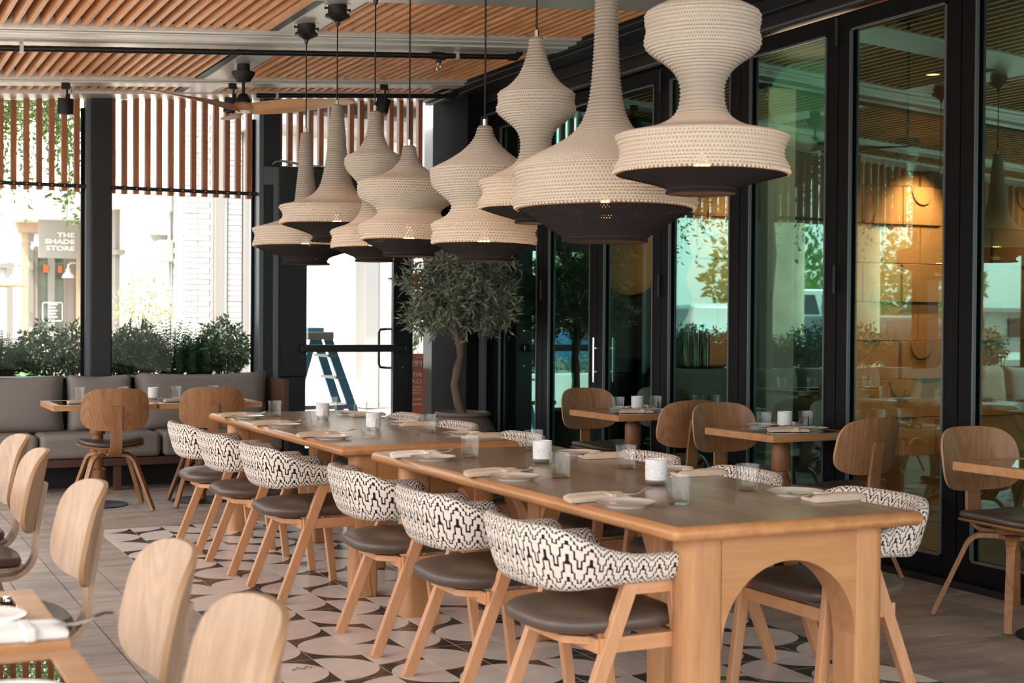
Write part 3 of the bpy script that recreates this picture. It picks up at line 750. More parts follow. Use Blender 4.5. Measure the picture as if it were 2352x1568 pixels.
# ================================================================== BARREL CHAIRS (patterned back), local +y is the front
def shell_mesh():
    # U path seen from above, from right arm end round the back to the left arm end
    path = []; N = 44
    for k in range(N + 1):
        s = -1 + 2 * k / N; a = PI * (.5 + abs(s) * .5)
        # superellipse back plus straight arms
        t = abs(s)
        if t > .62:
            q = (t - .62) / .38; x = .262 + .006 * math.sin(q * PI); y = -.085 + q * .275
        else:
            a = t / .62 * PI / 2; x = .262 * math.sin(a) ** .80; y = -.085 - .170 * math.cos(a) ** .80
        path.append((math.copysign(x, s) if s else 0, y, t))
    vs = []; uvs = []; M = 20; L = 0; ls = [0]
    for i in range(1, len(path)): L += math.hypot(path[i][0] - path[i-1][0], path[i][1] - path[i-1][1]); ls.append(L)
    for i, (x, y, t) in enumerate(path):
        p0 = path[max(i - 1, 0)]; p1 = path[min(i + 1, len(path) - 1)]
        tx, ty = p1[0] - p0[0], p1[1] - p0[1]; l = math.hypot(tx, ty); nx, ny = -ty / l, tx / l   # pointing outward or inward
        if nx * x + ny * (y + .05) < 0: nx, ny = -nx, -ny
        e = max(0, min(1, (t - .25) / .55)); e = e * e * (3 - 2 * e)
        zt = .752 - .095 * e; zb = .545 + .018 * e; th = .062 - .006 * e
        if t > .96: 
            q = (t - .96) / .04; zt -= .03 * q * q; zb += .018 * q * q; th *= 1 - .55 * q * q
        zc, h = (zt + zb) / 2, (zt - zb) / 2; flare = .055 * (1 - e * .55)
        per = 0; last = None; row = []
        for k in range(M):
            a = 2 * PI * k / M; ca, sa = math.cos(a), math.sin(a)
            off = th / 2 * math.copysign(abs(ca) ** .75, ca); dz = h * math.copysign(abs(sa) ** .62, sa)
            lean = flare * (dz + h) / (2 * h) - .02
            p = (x + nx * (off + lean), y + ny * (off + lean), zc + dz)
            vs.append(p)
    n = len(path); fs = []; uv = []
    for i in range(n - 1):
        # perimeter param from actual vertices of ring at the back centre
        for k in range(M):
            k2 = (k + 1) % M
            fs.append((i * M + k, i * M + k2, (i + 1) * M + k2, (i + 1) * M + k))
            vv = lambda q: q / M * .60
            uv.append([(ls[i], vv(k)), (ls[i], vv(k + 1)), (ls[i+1], vv(k + 1)), (ls[i+1], vv(k))])
    for e_, s_ in ((0, 1), (n - 1, -1)):
        c = [sum(vs[e_ * M + k][q] for k in range(M)) / M for q in range(3)]; b = len(vs); vs.append(c)
        for k in range(M):
            k2 = (k + 1) % M; f = (e_ * M + k, e_ * M + k2, b); fs.append(f if s_ < 0 else f[::-1])
            uu = [(ls[e_] , k / M * .6), (ls[e_], (k + 1) / M * .6), (ls[e_] + .03, (k + .5) / M * .6)]; uv.append(uu if s_ < 0 else uu[::-1])
    return MB().add(vs, fs, 0, uv)
def cushion_round(wx, wy, z0, z1, n=40, m=10, ex=3.2, dome=.012, taper=.06):
    """plump superellipse cushion, slightly narrower at the back"""
    vs = []; h = (z1 - z0) / 2; zc = (z0 + z1) / 2
    vs.append((0, 0, z0))
    for j in range(1, m):
        a = -PI / 2 + PI * j / m; rr = math.cos(a) ** .45; zz = zc + h * math.copysign(abs(math.sin(a)) ** .8, math.sin(a))
        for k in range(n):
            b = 2 * PI * k / n; c, s = math.cos(b), math.sin(b)
            x = math.copysign(abs(c) ** (2 / ex), c) * wx / 2; y = math.copysign(abs(s) ** (2 / ex), s) * wy / 2
            x *= 1 + taper * y / (wy / 2)
            vs.append((x * rr, y * rr, zz + (dome * (1 - rr) if a > 0 else 0)))
    vs.append((0, 0, z1 + dome)); fs = []
    for k in range(n): fs.append((0, 1 + (k + 1) % n, 1 + k))
    for j in range(m - 2):
        for k in range(n):
            a = 1 + j * n; fs.append((a + k, a + (k + 1) % n, a + n + (k + 1) % n, a + n + k))
    a = 1 + (m - 2) * n
    for k in range(n): fs.append((a + k, a + (k + 1) % n, len(vs) - 1))
    return MB().add(vs, fs)
def make_barrel():
    t = thing('barrel_chair', '', 'chair')
    obj('backrest', shell_mesh(), MT['weave'], t, smooth=60)
    obj('seat', cushion_round(.475, .50, .395, .475, dome=.008), MT['leather'], t, smooth=180, loc=(0, .005, 0))
    for s in (-1, 1):
        rt_, rf_ = Vector((s * .235, .02, .565)), Vector((s * .245, -.205, 0))
        ft_, ff_ = Vector((s * .235, .175, .565)), Vector((s * .245, .245, 0))
        obj('leg', MB().beam(rf_, rt_, .030, .042, (0, 1, 0), w2=(.030, .050)), MT['beech'], t, bevel=.003)
        obj('leg', MB().beam(ff_, ft_, .030, .036, (0, 1, 0), w2=(.030, .046)), MT['beech'], t, bevel=.003)
        obj('arm_rail', MB().beam((s * .235, .03, .552), (s * .235, .175, .552), .028, .05), MT['beechx'], t, bevel=.003)
        obj('side_rail', MB().beam((s * .238, -.09, .378), (s * .238, .20, .378), .026, .048), MT['beechx'], t, bevel=.003)
    obj('seat_rail', MB().beam((-.23, .195, .375), (.23, .195, .375), .024, .045), MT['beechx'], t, bevel=.003)
    obj('seat_rail', MB().beam((-.235, -.085, .375), (.235, -.085, .375), .024, .045).prism([(-.2, -.08), (.2, -.08), (.12, -.16), (-.12, -.16)], .37, .395), MT['beechx'], t, bevel=.003)
    return t
bc = make_barrel(); first = [True]
def barrel(x, y, rz, label, group):
    if first[0]:
        first[0] = False; bc.location = (x, y, 0); bc.rotation_euler = (0, 0, rz); bc['label'] = label; bc['group'] = group; return bc
    return dup(bc, (x, y, 0), rz, label, group)
GL, GR = 'patterned barrel chairs on the left of the long tables', 'patterned barrel chairs on the right of the long tables'
nearL = ['nearest patterned barrel chair, beside the arched end of the front table', 'patterned barrel chair second from the camera on the left of the front table', 'patterned barrel chair at the far left end of the front table, by the gap']
farL = ['patterned barrel chair on the left of the rear table next to the gap', 'patterned barrel chair in the middle of the left side of the rear table', 'farthest patterned barrel chair on the left, beside the plywood chair']
nearR = ['patterned barrel chair seen through the table arch, front right corner', 'patterned barrel chair on the right of the front table, behind the middle plate', 'patterned barrel chair on the right of the front table beside its farthest candle']
farR = ['patterned barrel chair on the right of the rear table, behind its nearest napkin', 'patterned barrel chair on the right of the rear table in front of the olive pot', 'farthest patterned barrel chair on the right, left of the olive pot']
for k, y in enumerate((4.02, 4.83, 5.65)):
    barrel(2.20 + (0, .0, .0)[k], y, -PI / 2 + (.02, .0, -.03)[k], nearL[k], GL)
for k, y in enumerate((6.86, 7.68, 8.45)):
    barrel(2.14 + (0, -.02, -.02)[k], y, -PI / 2 + (.03, .0, .0)[k], farL[k], GL)
for k, y in enumerate((4.10, 4.95, 5.72)):
    barrel(3.23, y, PI / 2 + (.02, -.02, .03)[k], nearR[k], GR)
for k, y in enumerate((7.0, 7.88, 8.72)):
    barrel(3.19, y, PI / 2 + (0, .03, -.02)[k], farR[k], GR)

# ================================================================== PLYWOOD CHAIRS, local +y is the front
def ply_back(w=.48, h=.30, th=.014, z0=.575, y0=-.245, lean=.19, rad=.42):
    """curved, leaning, rounded-trapezoid shell"""
    mb = MB(); nx, nz = 18, 12; vs = []
    for side in (0, 1):
        for j in range(nz + 1):
            v = -1 + 2 * j / nz
            for i in range(nx + 1):
                u = -1 + 2 * i / nx
                rr_ = max(abs(u), abs(v)); th_ = math.atan2(v, u); cc_, ss_ = math.cos(th_), math.sin(th_); nn_ = 3.5
                rho = rr_ / (abs(cc_) ** nn_ + abs(ss_) ** nn_) ** (1 / nn_) if rr_ > 0 else 0
                uu, vv = rho * cc_, rho * ss_
                wv = w * (.5 - .030 * (vv + 1) / 2)
                x = uu * wv; z = z0 + h / 2 + vv * h / 2
                y = y0 + (rad - math.sqrt(max(0.01, rad * rad - x * x))) * .95 - lean * (z - z0) - (th if side else 0)
                vs.append((x, y, z))
    N = (nx + 1) * (nz + 1); fs = []; mi = []
    for j in range(nz):
        for i in range(nx):
            a = j * (nx + 1) + i
            fs.append((a, a + 1, a + nx + 2, a + nx + 1)); fs.append((N + a, N + a + nx + 1, N + a + nx + 2, N + a + 1))
    mb.add(vs, fs, 0)
    per = [i for i in range(nx + 1)] + [(j + 1) * (nx + 1) + nx for j in range(nz)] + [nz * (nx + 1) + i for i in range(nx - 1, -1, -1)] + [j * (nx + 1) for j in range(nz - 1, 0, -1)]
    ef = [(per[k], per[(k + 1) % len(per)], N + per[(k + 1) % len(per)], N + per[k]) for k in range(len(per))]
    for f in ef: mb.f.append(f); mb.mi.append(1)
    return mb
def seat_shape(z0, z1, sx, sy, dish=.022, n=36, m=6, ex=2.7):
    vs = []; 
    def P(b, rr, z):
        c, s = math.cos(b), math.sin(b); x = math.copysign(abs(c) ** (2 / ex), c) * sx / 2 * rr; y = math.copysign(abs(s) ** (2 / ex), s) * sy / 2 * rr
        x *= 1 + .05 * y / sy
        return (x, y, z + dish * (abs(x) / (sx / 2)) ** 2 - .35 * dish * max(0, y / (sy / 2)) ** 2)
    prof = [(0.001, z0), (.5, z0), (.9, z0), (.985, z0 + (z1 - z0) * .15), (1.0, z0 + (z1 - z0) * .5), (.975, z1 - (z1 - z0) * .12), (.93, z1), (.6, z1), (.3, z1), (0.001, z1)]
    for rr, z in prof:
        for k in range(n): vs.append(P(2 * PI * k / n, rr, z))
    fs = [(i * n + k, i * n + (k + 1) % n, (i + 1) * n + (k + 1) % n, (i + 1) * n + k) for i in range(len(prof) - 1) for k in range(n)]
    return MB().add(vs, fs)
def make_ply(mat, name='plywood_chair'):
    t = thing(name, '', 'chair')
    obj('backrest', ply_back(), [MT[mat], MT['plyedge']], t, smooth=40)
    obj('seat_pad', seat_shape(.452, .487, .455, .43), MT['pad'], t, smooth=60)
    obj('seat_shell', seat_shape(.438, .453, .47, .445), MT[mat], t, smooth=50)
    # bent ply spine: forward under the seat, round the corner and up behind the back
    pts = [(0, -.02, .405), (0, -.13, .402)]
    for k in range(9):
        a = -PI / 2 - PI / 2 * k / 8 * .97; pts.append((0, -.163 + .103 * math.cos(a) , .505 + .103 * math.sin(a)))
    pts += [(0, -.268, .56), (0, -.273, .60), (0, -.285, .67), (0, -.301, .75)]
    obj('back_support', MB().strip(pts, .098, .018, (1, 0, 0), w1=.072), MT[mat], t, smooth=45)
    obj('swivel_disc', MB().lathe([(0, .405), (.085, .405), (.095, .418), (.10, .438), (0, .438)], 24).lathe([(0, .378), (.075, .378), (.075, .396), (0, .396)], 20), MT[mat], t, smooth=40)
    for sx in (-1, 1):
        for sy in (-1, 1):
            d = Vector((sx * .86, sy * .80, 0)).normalized(); side = Vector((-d.y, d.x, 0))
            pts = [Vector((0, 0, .39)) + d * .03, Vector((0, 0, .39)) + d * .13]
            for k in range(1, 8):
                a = PI / 2 * k / 8 * .86; pts.append(Vector((0, 0, .39)) + d * (.13 + .085 * math.sin(a)) + Vector((0, 0, -.085 * (1 - math.cos(a)))))
            pts.append(d * .355 + Vector((0, 0, .006)))
            obj('leg', MB().strip(pts, .062, .021, side, w1=.034), MT[mat], t, smooth=40)
    return t
plyd = make_ply('ply'); plylit = make_ply('plylit')
used = set()
def ply(x, y, rz, label, group, src):
    if src.name not in used:
        used.add(src.name); src.location = (x, y, 0); src.rotation_euler = (0, 0, rz); src['label'] = label; src['group'] = group; return src
    return dup(src, (x, y, 0), rz, label, group)
GB, GRR, GLL = 'plywood chairs at the booth', 'plywood chairs along the glass wall', 'plywood chairs at the left tables'
ply(1.81, 10.42, -.03, 'left of the two plywood chairs facing the booth, seen from behind', GB, plyd)
ply(2.52, 10.46, -.10, 'right of the two plywood chairs facing the booth, partly behind the patterned chairs', GB, plyd)
ply(5.02, 8.92, PI + .06, 'farthest plywood chair by the glass wall, behind its small table', GRR, plyd)
ply(4.86, 7.83, .10, 'plywood chair seen from behind at the farthest small table by the glass', GRR, plyd)
ply(4.90, 7.00, PI + .03, 'plywood chair behind the middle small table, overlapping another chair back', GRR, plyd)
ply(4.87, 6.13, .16, 'plywood chair seen from behind with its spine showing, near the middle small table', GRR, plyd)
ply(4.92, 4.90, PI - .02, 'nearest plywood chair by the glass wall, at the cropped table on the right', GRR, plyd)
for k, (y, lb) in enumerate(((2.42, 'blurred pale plywood chair nearest the camera, cut by the bottom edge'), (3.12, 'large pale plywood chair back in the foreground, second nearest the camera'),
        (4.40, 'pale plywood chair third from the camera with its curved spine and seat showing'), (5.57, 'pale plywood chair fourth from the camera, front one of the overlapping pair'),
        (6.25, 'pale plywood chair fifth from the camera, behind the overlapping pair'), (7.28, 'pale plywood chair barely showing at the left edge of the photo'))):
    ply(.405 + (-.01, 0, .03, .02, .03, .0)[k], y, PI / 2 + (.0, .0, .04, -.03, .05, 0)[k], lb, GLL, plylit)

# ================================================================== SMALL TABLES
def small_table(label, cx, cy, sx, sy, rz=0, group=None, ped=True, mat='oak'):
    t = thing('bistro_table', label, 'table', (cx, cy, 0), rz, group)
    m = .055; z0, z1 = .712, .752
    top = MB(); top.box(-sx / 2, sx / 2, -sy / 2, -sy / 2 + m, z0, z1); top.box(-sx / 2, sx / 2, sy / 2 - m, sy / 2, z0, z1)
    top.box(-sx / 2, -sx / 2 + m, -sy / 2 + m, sy / 2 - m, z0, z1); top.box(sx / 2 - m, sx / 2, -sy / 2 + m, sy / 2 - m, z0, z1); top.box(-sx / 2 + m, sx / 2 - m, -sy / 2 + m, sy / 2 - m, z0, z1 - .008)
    obj('tabletop', top, MT[mat], t, bevel=.002, seg=1)
    obj('glass_insert', B(-sx / 2 + m, sx / 2 - m, -sy / 2 + m, sy / 2 - m, z1 - .0075, z1 - .001), MT['tableglass'], t)
    pr = [(0, 0.012), (.042, .012), (.042, .05), (.052, .055), (.06, .065), (.06, .235), (.052, .25), (.043, .255), (.043, .34), (.052, .345), (.064, .36), (.064, .50), (.058, .515), (.045, .52), (.045, .565), (.07, .575), (.072, .585), (.072, .685), (.066, .7), (.046, .703), (.046, .712)]
    pr2 = [(0, .012), (.040, .012), (.040, .07), (.056, .08), (.058, .09), (.058, .26), (.05, .27), (.040, .275), (.040, .37), (.054, .38), (.056, .39), (.056, .47), (.05, .478), (.040, .482), (.040, .515), (.052, .52), (.054, .525), (.054, .66), (.05, .672), (.039, .675), (.039, .712)]
    obj('pedestal', MB().lathe(pr2, 32), MT['ped'], t, smooth=35)
    obj('base_disc', MB().lathe([(0, 0), (.215, 0), (.215, .007), (.205, .012), (0, .014)], 40), MT['blackm'], t, smooth=30)
    return t
GT = 'small pedestal tables by the glass wall'
small_table('farthest small oak table by the glass wall, left of the other ones', 4.94, 8.39, .62, .68, 0, GT)
small_table('middle small oak table by the glass wall with a turned pedestal', 4.91, 6.67, .61, .64, .03, GT)
small_table('small oak table cut by the right edge of the photo', 4.86, 4.52, .66, .72, .02, GT)
GBT = 'booth tables'
small_table('left booth table with a glass inset, in front of the grey cushions', 1.755, 10.635, .715, .67, 0, GBT)
small_table('right booth table with a glass inset, ending by the dark end panel', 2.51, 10.635, .755, .67, 0, GBT)
GLT = 'small tables on the left of the room'
small_table('blurred oak table corner at the lower left with a folded napkin', .06, 3.09, .71, .57, 0, GLT)
small_table('blurred glass-inset oak table at the bottom left corner, nearest the camera', .06, 2.43, .71, .60, 0, GLT)
small_table('small oak table out of frame at the third left chair', .05, 4.40, .71, .60, 0, GLT)
small_table('small oak table out of frame at the fourth left chair', .05, 5.57, .71, .60, 0, GLT)
small_table('small oak table out of frame at the fifth left chair', .05, 6.22, .71, .60, 0, GLT)

# ================================================================== TABLEWARE
def make_glass():
    t = thing('water_glass', '', 'glass')
    pr = [(0, .002), (.033, .002), (.036, .006), (.0445, .098), (.0425, .099), (.0345, .016), (.030, .013), (0, .013)]
    obj('tumbler', MB().lathe(pr, 32), MT['tumbler'], t, smooth=50); return t
def make_plate():
    t = thing('dinner_plate', '', 'plate')
    obj('dish', MB().lathe([(0, .004), (.055, .004), (.062, 0), (.066, 0), (.068, .004), (.094, .012), (.1005, .0155), (.1, .0175), (.092, .0150), (.075, .010), (.06, .009), (0, .009)], 48), MT['plate'], t, smooth=50)
    obj('rim', MB().lathe([(.1005, .0153), (.1018, .0165), (.1005, .0178), (.0992, .0176)], 48), MT['platerim'], t, smooth=80); return t
def make_votive():
    t = thing('candle_holder', '', 'candle holder')
    obj('glass_body', MB().lathe([(.041, .022), (.0415, .05), (.0415, .098), (.0385, .099), (.037, .094), (.037, .03), (0, .028)], 32), MT['votive'], t, smooth=50)
    obj('glass_foot', MB().lathe([(0, 0), (.033, 0), (.036, .003), (.0405, .012), (.041, .022), (0, .024)], 32), MT['frost'], t, smooth=60)
    obj('candle', MB().lathe([(0, .05), (.034, .05), (.034, .029), (0, .029)], 20), MT['white'], t, smooth=40); return t
def make_napkin(mat):
    """napkin folded in thirds, rolled edge, with a fork tucked in; long axis x, fork tines at +x"""
    t = thing('folded_napkin', '', 'napkin')
    mb = MB(); nx = 14; vs = []
    secs = [(-.045, .002), (-.047, .010), (-.040, .018), (-.01, .0205), (.012, .019), (.016, .0245), (.035, .022), (.047, .014), (.046, .002)]
    rr = random.Random(4)
    for i in range(nx + 1):
        u = i / nx; x = -.115 + .23 * u; f = 1 + .10 * math.sin(u * 9) * .4; sk = .012 * math.sin(u * 2.5); hz = 1 + .22 * math.sin(u * PI) - (.25 if i in (0, nx) else 0)
        for k, (y, z) in enumerate(secs): vs.append((x + .012 * (k / 8 - .5), y * f + sk, .001 + (z - .002) * hz + rr.uniform(-.0006, .0006)))
    m = len(secs); fs = [(i * m + k, (i + 1) * m + k, (i + 1) * m + k + 1, i * m + k + 1) for i in range(nx) for k in range(m - 1)]
    fs += [(i * m + m - 1, (i + 1) * m + m - 1, (i + 1) * m, i * m) for i in range(nx)]
    fs += [tuple(range(m)), tuple(nx * m + k for k in range(m - 1, -1, -1))]
    mb.add(vs, fs); obj('cloth', mb, MT[mat], t, smooth=70)
    band = MB(); band.box(.03, .05, -.0475, .049, .0005, .0262); obj('fold_band', band, MT[mat], t, bevel=.003)
    fk = MB(); fk.strip([(.09, .005, .020), (.13, .007, .017), (.155, .008, .022), (.17, .008, .028)], .012, .0015, (0, 1, 0), w1=.024)
    for q in (-.0085, -.003, .003, .0085): fk.tube([(.168, .008 + q, .0275), (.19, .008 + q, .033), (.207, .008 + q, .032)], .0012, 5)
    obj('fork', fk, MT['steel'], t); return t
protos = {}
def place(kind, x, y, z, rz, label, group):
    f = {'glass': make_glass, 'plate': make_plate, 'votive': make_votive, 'napkin': lambda: make_napkin('linen'), 'napkinw': lambda: make_napkin('linenw')}[kind]
    if kind not in protos:
        o = f(); protos[kind] = o; o.location = (x, y, z); o.rotation_euler = (0, 0, rz); o['label'] = label; o['group'] = group; return o
    return dup(protos[kind], (x, y, z), rz, label, group)
Z = .7525
rj = random.Random(9)
pos_names = ['nearest', 'middle', 'farthest']
for (tb, grp, ysL, ysR, xo, cols) in (('front long table', 'front', (4.10, 4.955, 5.78), (4.13, 4.98, 5.76), 2.765, ('linen', 'linen', 'linenw')),
                               ('rear long table', 'rear', (6.985, 7.86, 8.62), (6.95, 7.84, 8.72), 2.70, ('linen',) * 3)):
    for k in range(3):
        xl = xo - .375; xr = xo + .34; a = rj.uniform(-.06, .06)
        place('plate', xl, ysL[k], Z, a, '%s plate on the left side of the %s' % (pos_names[k], tb), grp + ' table plates')
        place('plate', xr, ysR[k], Z, a, '%s plate on the right side of the %s' % (pos_names[k], tb), grp + ' table plates')
        place('napkinw' if cols[k] == 'linenw' else 'napkin', xl - .015, ysL[k] + .165, Z, a - .08, '%s napkin and fork on the left side of the %s' % (pos_names[k], tb), grp + ' table napkins')
        place('napkin', xr + .045, ysR[k] - .155, Z, PI + a + .05, '%s napkin and fork on the right side of the %s' % (pos_names[k], tb), grp + ' table napkins')
        gy = (4.07, 4.93, 5.80) if grp == 'front' else (6.99, 7.86, 8.72); gr = (4.29, 5.13, 6.01) if grp == 'front' else (7.20, 8.40, 9.02)
        place('glass', (2.575 if grp == 'front' else 2.525), gy[k], Z, 0, '%s water glass on the left side of the %s' % (pos_names[k], tb), grp + ' table water glasses')
        place('glass', (3.01, 2.99, 3.0)[k] if grp == 'front' else (2.95, 2.98, 3.0)[k], gr[k], Z, 0, '%s water glass on the right side of the %s' % (pos_names[k], tb), grp + ' table water glasses')
place('votive', 2.80, 4.58, Z, 0, 'frosted candle holder nearest the arched end of the front table', 'candle holders')
place('votive', 2.77, 5.47, Z, 1, 'frosted candle holder farther along the front table', 'candle holders')
place('votive', 2.72, 7.45, Z, 2, 'frosted candle holder on the rear long table, nearer one behind a glass', 'candle holders')
place('votive', 2.735, 8.40, Z, 3, 'frosted candle holder on the rear long table, farther one', 'candle holders')
# booth tables
for lb, x, y in (('water glass at the left end of the left booth table', 1.66, 10.86), ('water glass behind the back of the left booth chair', 1.98, 10.88), ('water glass left of the right booth chair back', 2.36, 10.80), ('water glass behind the back of the right booth chair', 2.66, 10.86)):
    place('glass', x, y, Z, 0, lb, 'booth table glasses')
place('votive', 2.175, 10.72, Z, 0, 'frosted candle holder where the two booth tables meet', 'candle holders')
for lb, x, y, rz in (('napkin by the glass at the left of the booth table', 1.64, 10.52, .1), ('napkin left of the right booth chair back', 2.32, 10.50, .1)):
    place('napkin', x, y, Z, rz, lb, 'booth table napkins')
for lb, x, y in (('plate on the left booth table behind the chair back', 1.86, 10.50), ('plate on the right booth table behind the chair back', 2.52, 10.52)):
    place('plate', x, y, Z, 0, lb, 'booth table plates')
# right-hand tables
for nm, cx, cy in (('farthest table by the glass wall', 4.94, 8.39), ('middle table by the glass wall', 4.91, 6.67)):
    g = nm + ' setting'
    place('glass', cx - .10, cy + .03, Z, 0, 'left water glass on the ' + nm, g); place('glass', cx + .21, cy + .05, Z, 0, 'right water glass on the ' + nm, g)
    place('votive', cx + .075, cy + .07, Z, 0, 'frosted candle holder on the ' + nm, 'candle holders')
    place('plate', cx + .02, cy + .22, Z, 0, 'plate behind the glasses on the ' + nm, g); place('plate', cx + .13, cy - .10, Z, 0, 'plate in front of the right glass on the ' + nm, g)
    place('napkin', cx - .055, cy - .14, Z, -.35, 'napkin in front of the candle on the ' + nm, g); place('napkin', cx + .19, cy + .22, Z, .3, 'napkin behind the candle on the ' + nm, g)
place('plate', 5.04, 4.72, Z, 0, 'plate on the table cut by the right edge', 'right edge table setting')
place('glass', 4.98, 4.50, Z, 0, 'water glass on the table cut by the right edge', 'right edge table setting')
place('napkin', 5.0, 4.40, Z, 0, 'napkin on the table cut by the right edge', 'right edge table setting')
# left foreground tables
place('plate', .26, 3.03, Z, 0, 'blurred plate at the left edge on the lower left table', 'left table settings')
place('napkinw', .30, 2.86, Z, .05, 'blurred white napkin on the lower left table', 'left table settings')
place('plate', .25, 2.37, Z, 0, 'blurred plate in the bottom left corner', 'left table settings')
place('glass', .10, 3.2, Z, 0, 'water glass on the lower left table', 'left table settings')

# ================================================================== BOOTH
def pillow_mesh(w_, h_, t_, n=18, ex=.42, sag=.012):
    vs = []; fs = []
    for s in (0, 1):
        for j in range(n + 1):
            v = -1 + 2 * j / n
            for i in range(n + 1):
                u = -1 + 2 * i / n; th = max(0, (1 - abs(u) ** 5) * (1 - abs(v) ** 5)) ** ex * t_ / 2
                ku = 1 - .035 * (1 - abs(v)) * abs(u) ** 3; kv = 1 - .05 * (1 - abs(u)) * abs(v) ** 3
                z = v * kv * h_ / 2 - sag * (1 - u * u) * max(v, 0)
                vs.append((u * ku * w_ / 2, th if s else -th, z))
    N = (n + 1) ** 2
    for j in range(n):
        for i in range(n):
            a = j * (n + 1) + i; fs.append((a, a + 1, a + n + 2, a + n + 1)); fs.append((N + a, N + a + n + 1, N + a + n + 2, N + a + 1))
    per = [i for i in range(n + 1)] + [(j + 1) * (n + 1) + n for j in range(n)] + [n * (n + 1) + i for i in range(n - 1, -1, -1)] + [j * (n + 1) for j in range(n - 1, 0, -1)]
    fs += [(per[(k + 1) % len(per)], per[k], N + per[k], N + per[(k + 1) % len(per)]) for k in range(len(per))]
    return MB().add(vs, fs)
bn = thing('booth_bench', 'long low bench with reddish wood rail under the back windows', 'bench', (0, 11.7, 0))
obj('bench_rail', B(-1.8, 3.42, -.25, -.20, .20, .262), MT['benchwood'], bn, bevel=.004)
obj('bench_deck', B(-1.8, 3.42, -.20, .38, .235, .262), MT['benchwood'], bn)
for x in (-1.6, .2, 2.02, 3.36): obj('leg', B(x, x + .06, -.22, -.17, 0, .22), MT['benchwood'], bn, bevel=.003)
obj('end_panel', B(3.40, 3.445, -.22, .36, .0, .86), MT['benchwood'], bn, bevel=.004)
obj('kick_board', B(-1.8, 3.4, .10, .14, 0, .235), MT['blackm'], bn)
for k, (a, b) in enumerate(((-1.75, -1.15), (-1.15, -.55), (-.55, .5), (.5, 1.45), (1.45, 2.39), (2.39, 3.39))):
    m_ = B(-(b - a) / 2 + .005, (b - a) / 2 - .005, -.31, .31, -.095, .095)
    o = obj('seat_cushion', m_, MT['fabric'], smooth=40, bevel=.045, seg=5, loc=((a + b) / 2, 11.74, .36))
    tag(o, ['grey seat cushion at the far left of the booth, out of view', 'second grey seat cushion from the left, out of view', 'third grey seat cushion from the left, out of view', 'grey booth seat cushion at the left edge of the photo', 'grey booth seat cushion behind the left plywood chair', 'grey booth seat cushion at the right end of the bench'][k], 'cushion', 'booth seat cushions')
for k, (a, b, h_, z, lb) in enumerate(((-1.7, -1.1, .46, .67, 'grey back cushion far left, out of view'), (-1.1, -.45, .46, .67, 'second grey back cushion, out of view'), (-.45, .62, .46, .67, 'third grey back cushion, out of view'),
        (.62, 1.70, .47, .665, 'grey back cushion at the left edge of the photo, catching warm light'), (1.72, 2.235, .48, .67, 'narrow grey back cushion behind the left booth table'), (2.255, 3.38, .49, .675, 'wide grey back cushion at the right end of the booth'))):
    o = obj('back_cushion', pillow_mesh(b - a, h_, .23), MT['fabric'], smooth=180, loc=((a + b) / 2, 11.90, z), rot=(-.13, 0, (.0, 0, 0, .01, -.02, .015)[k]))
    tag(o, lb, 'cushion', 'booth back cushions')

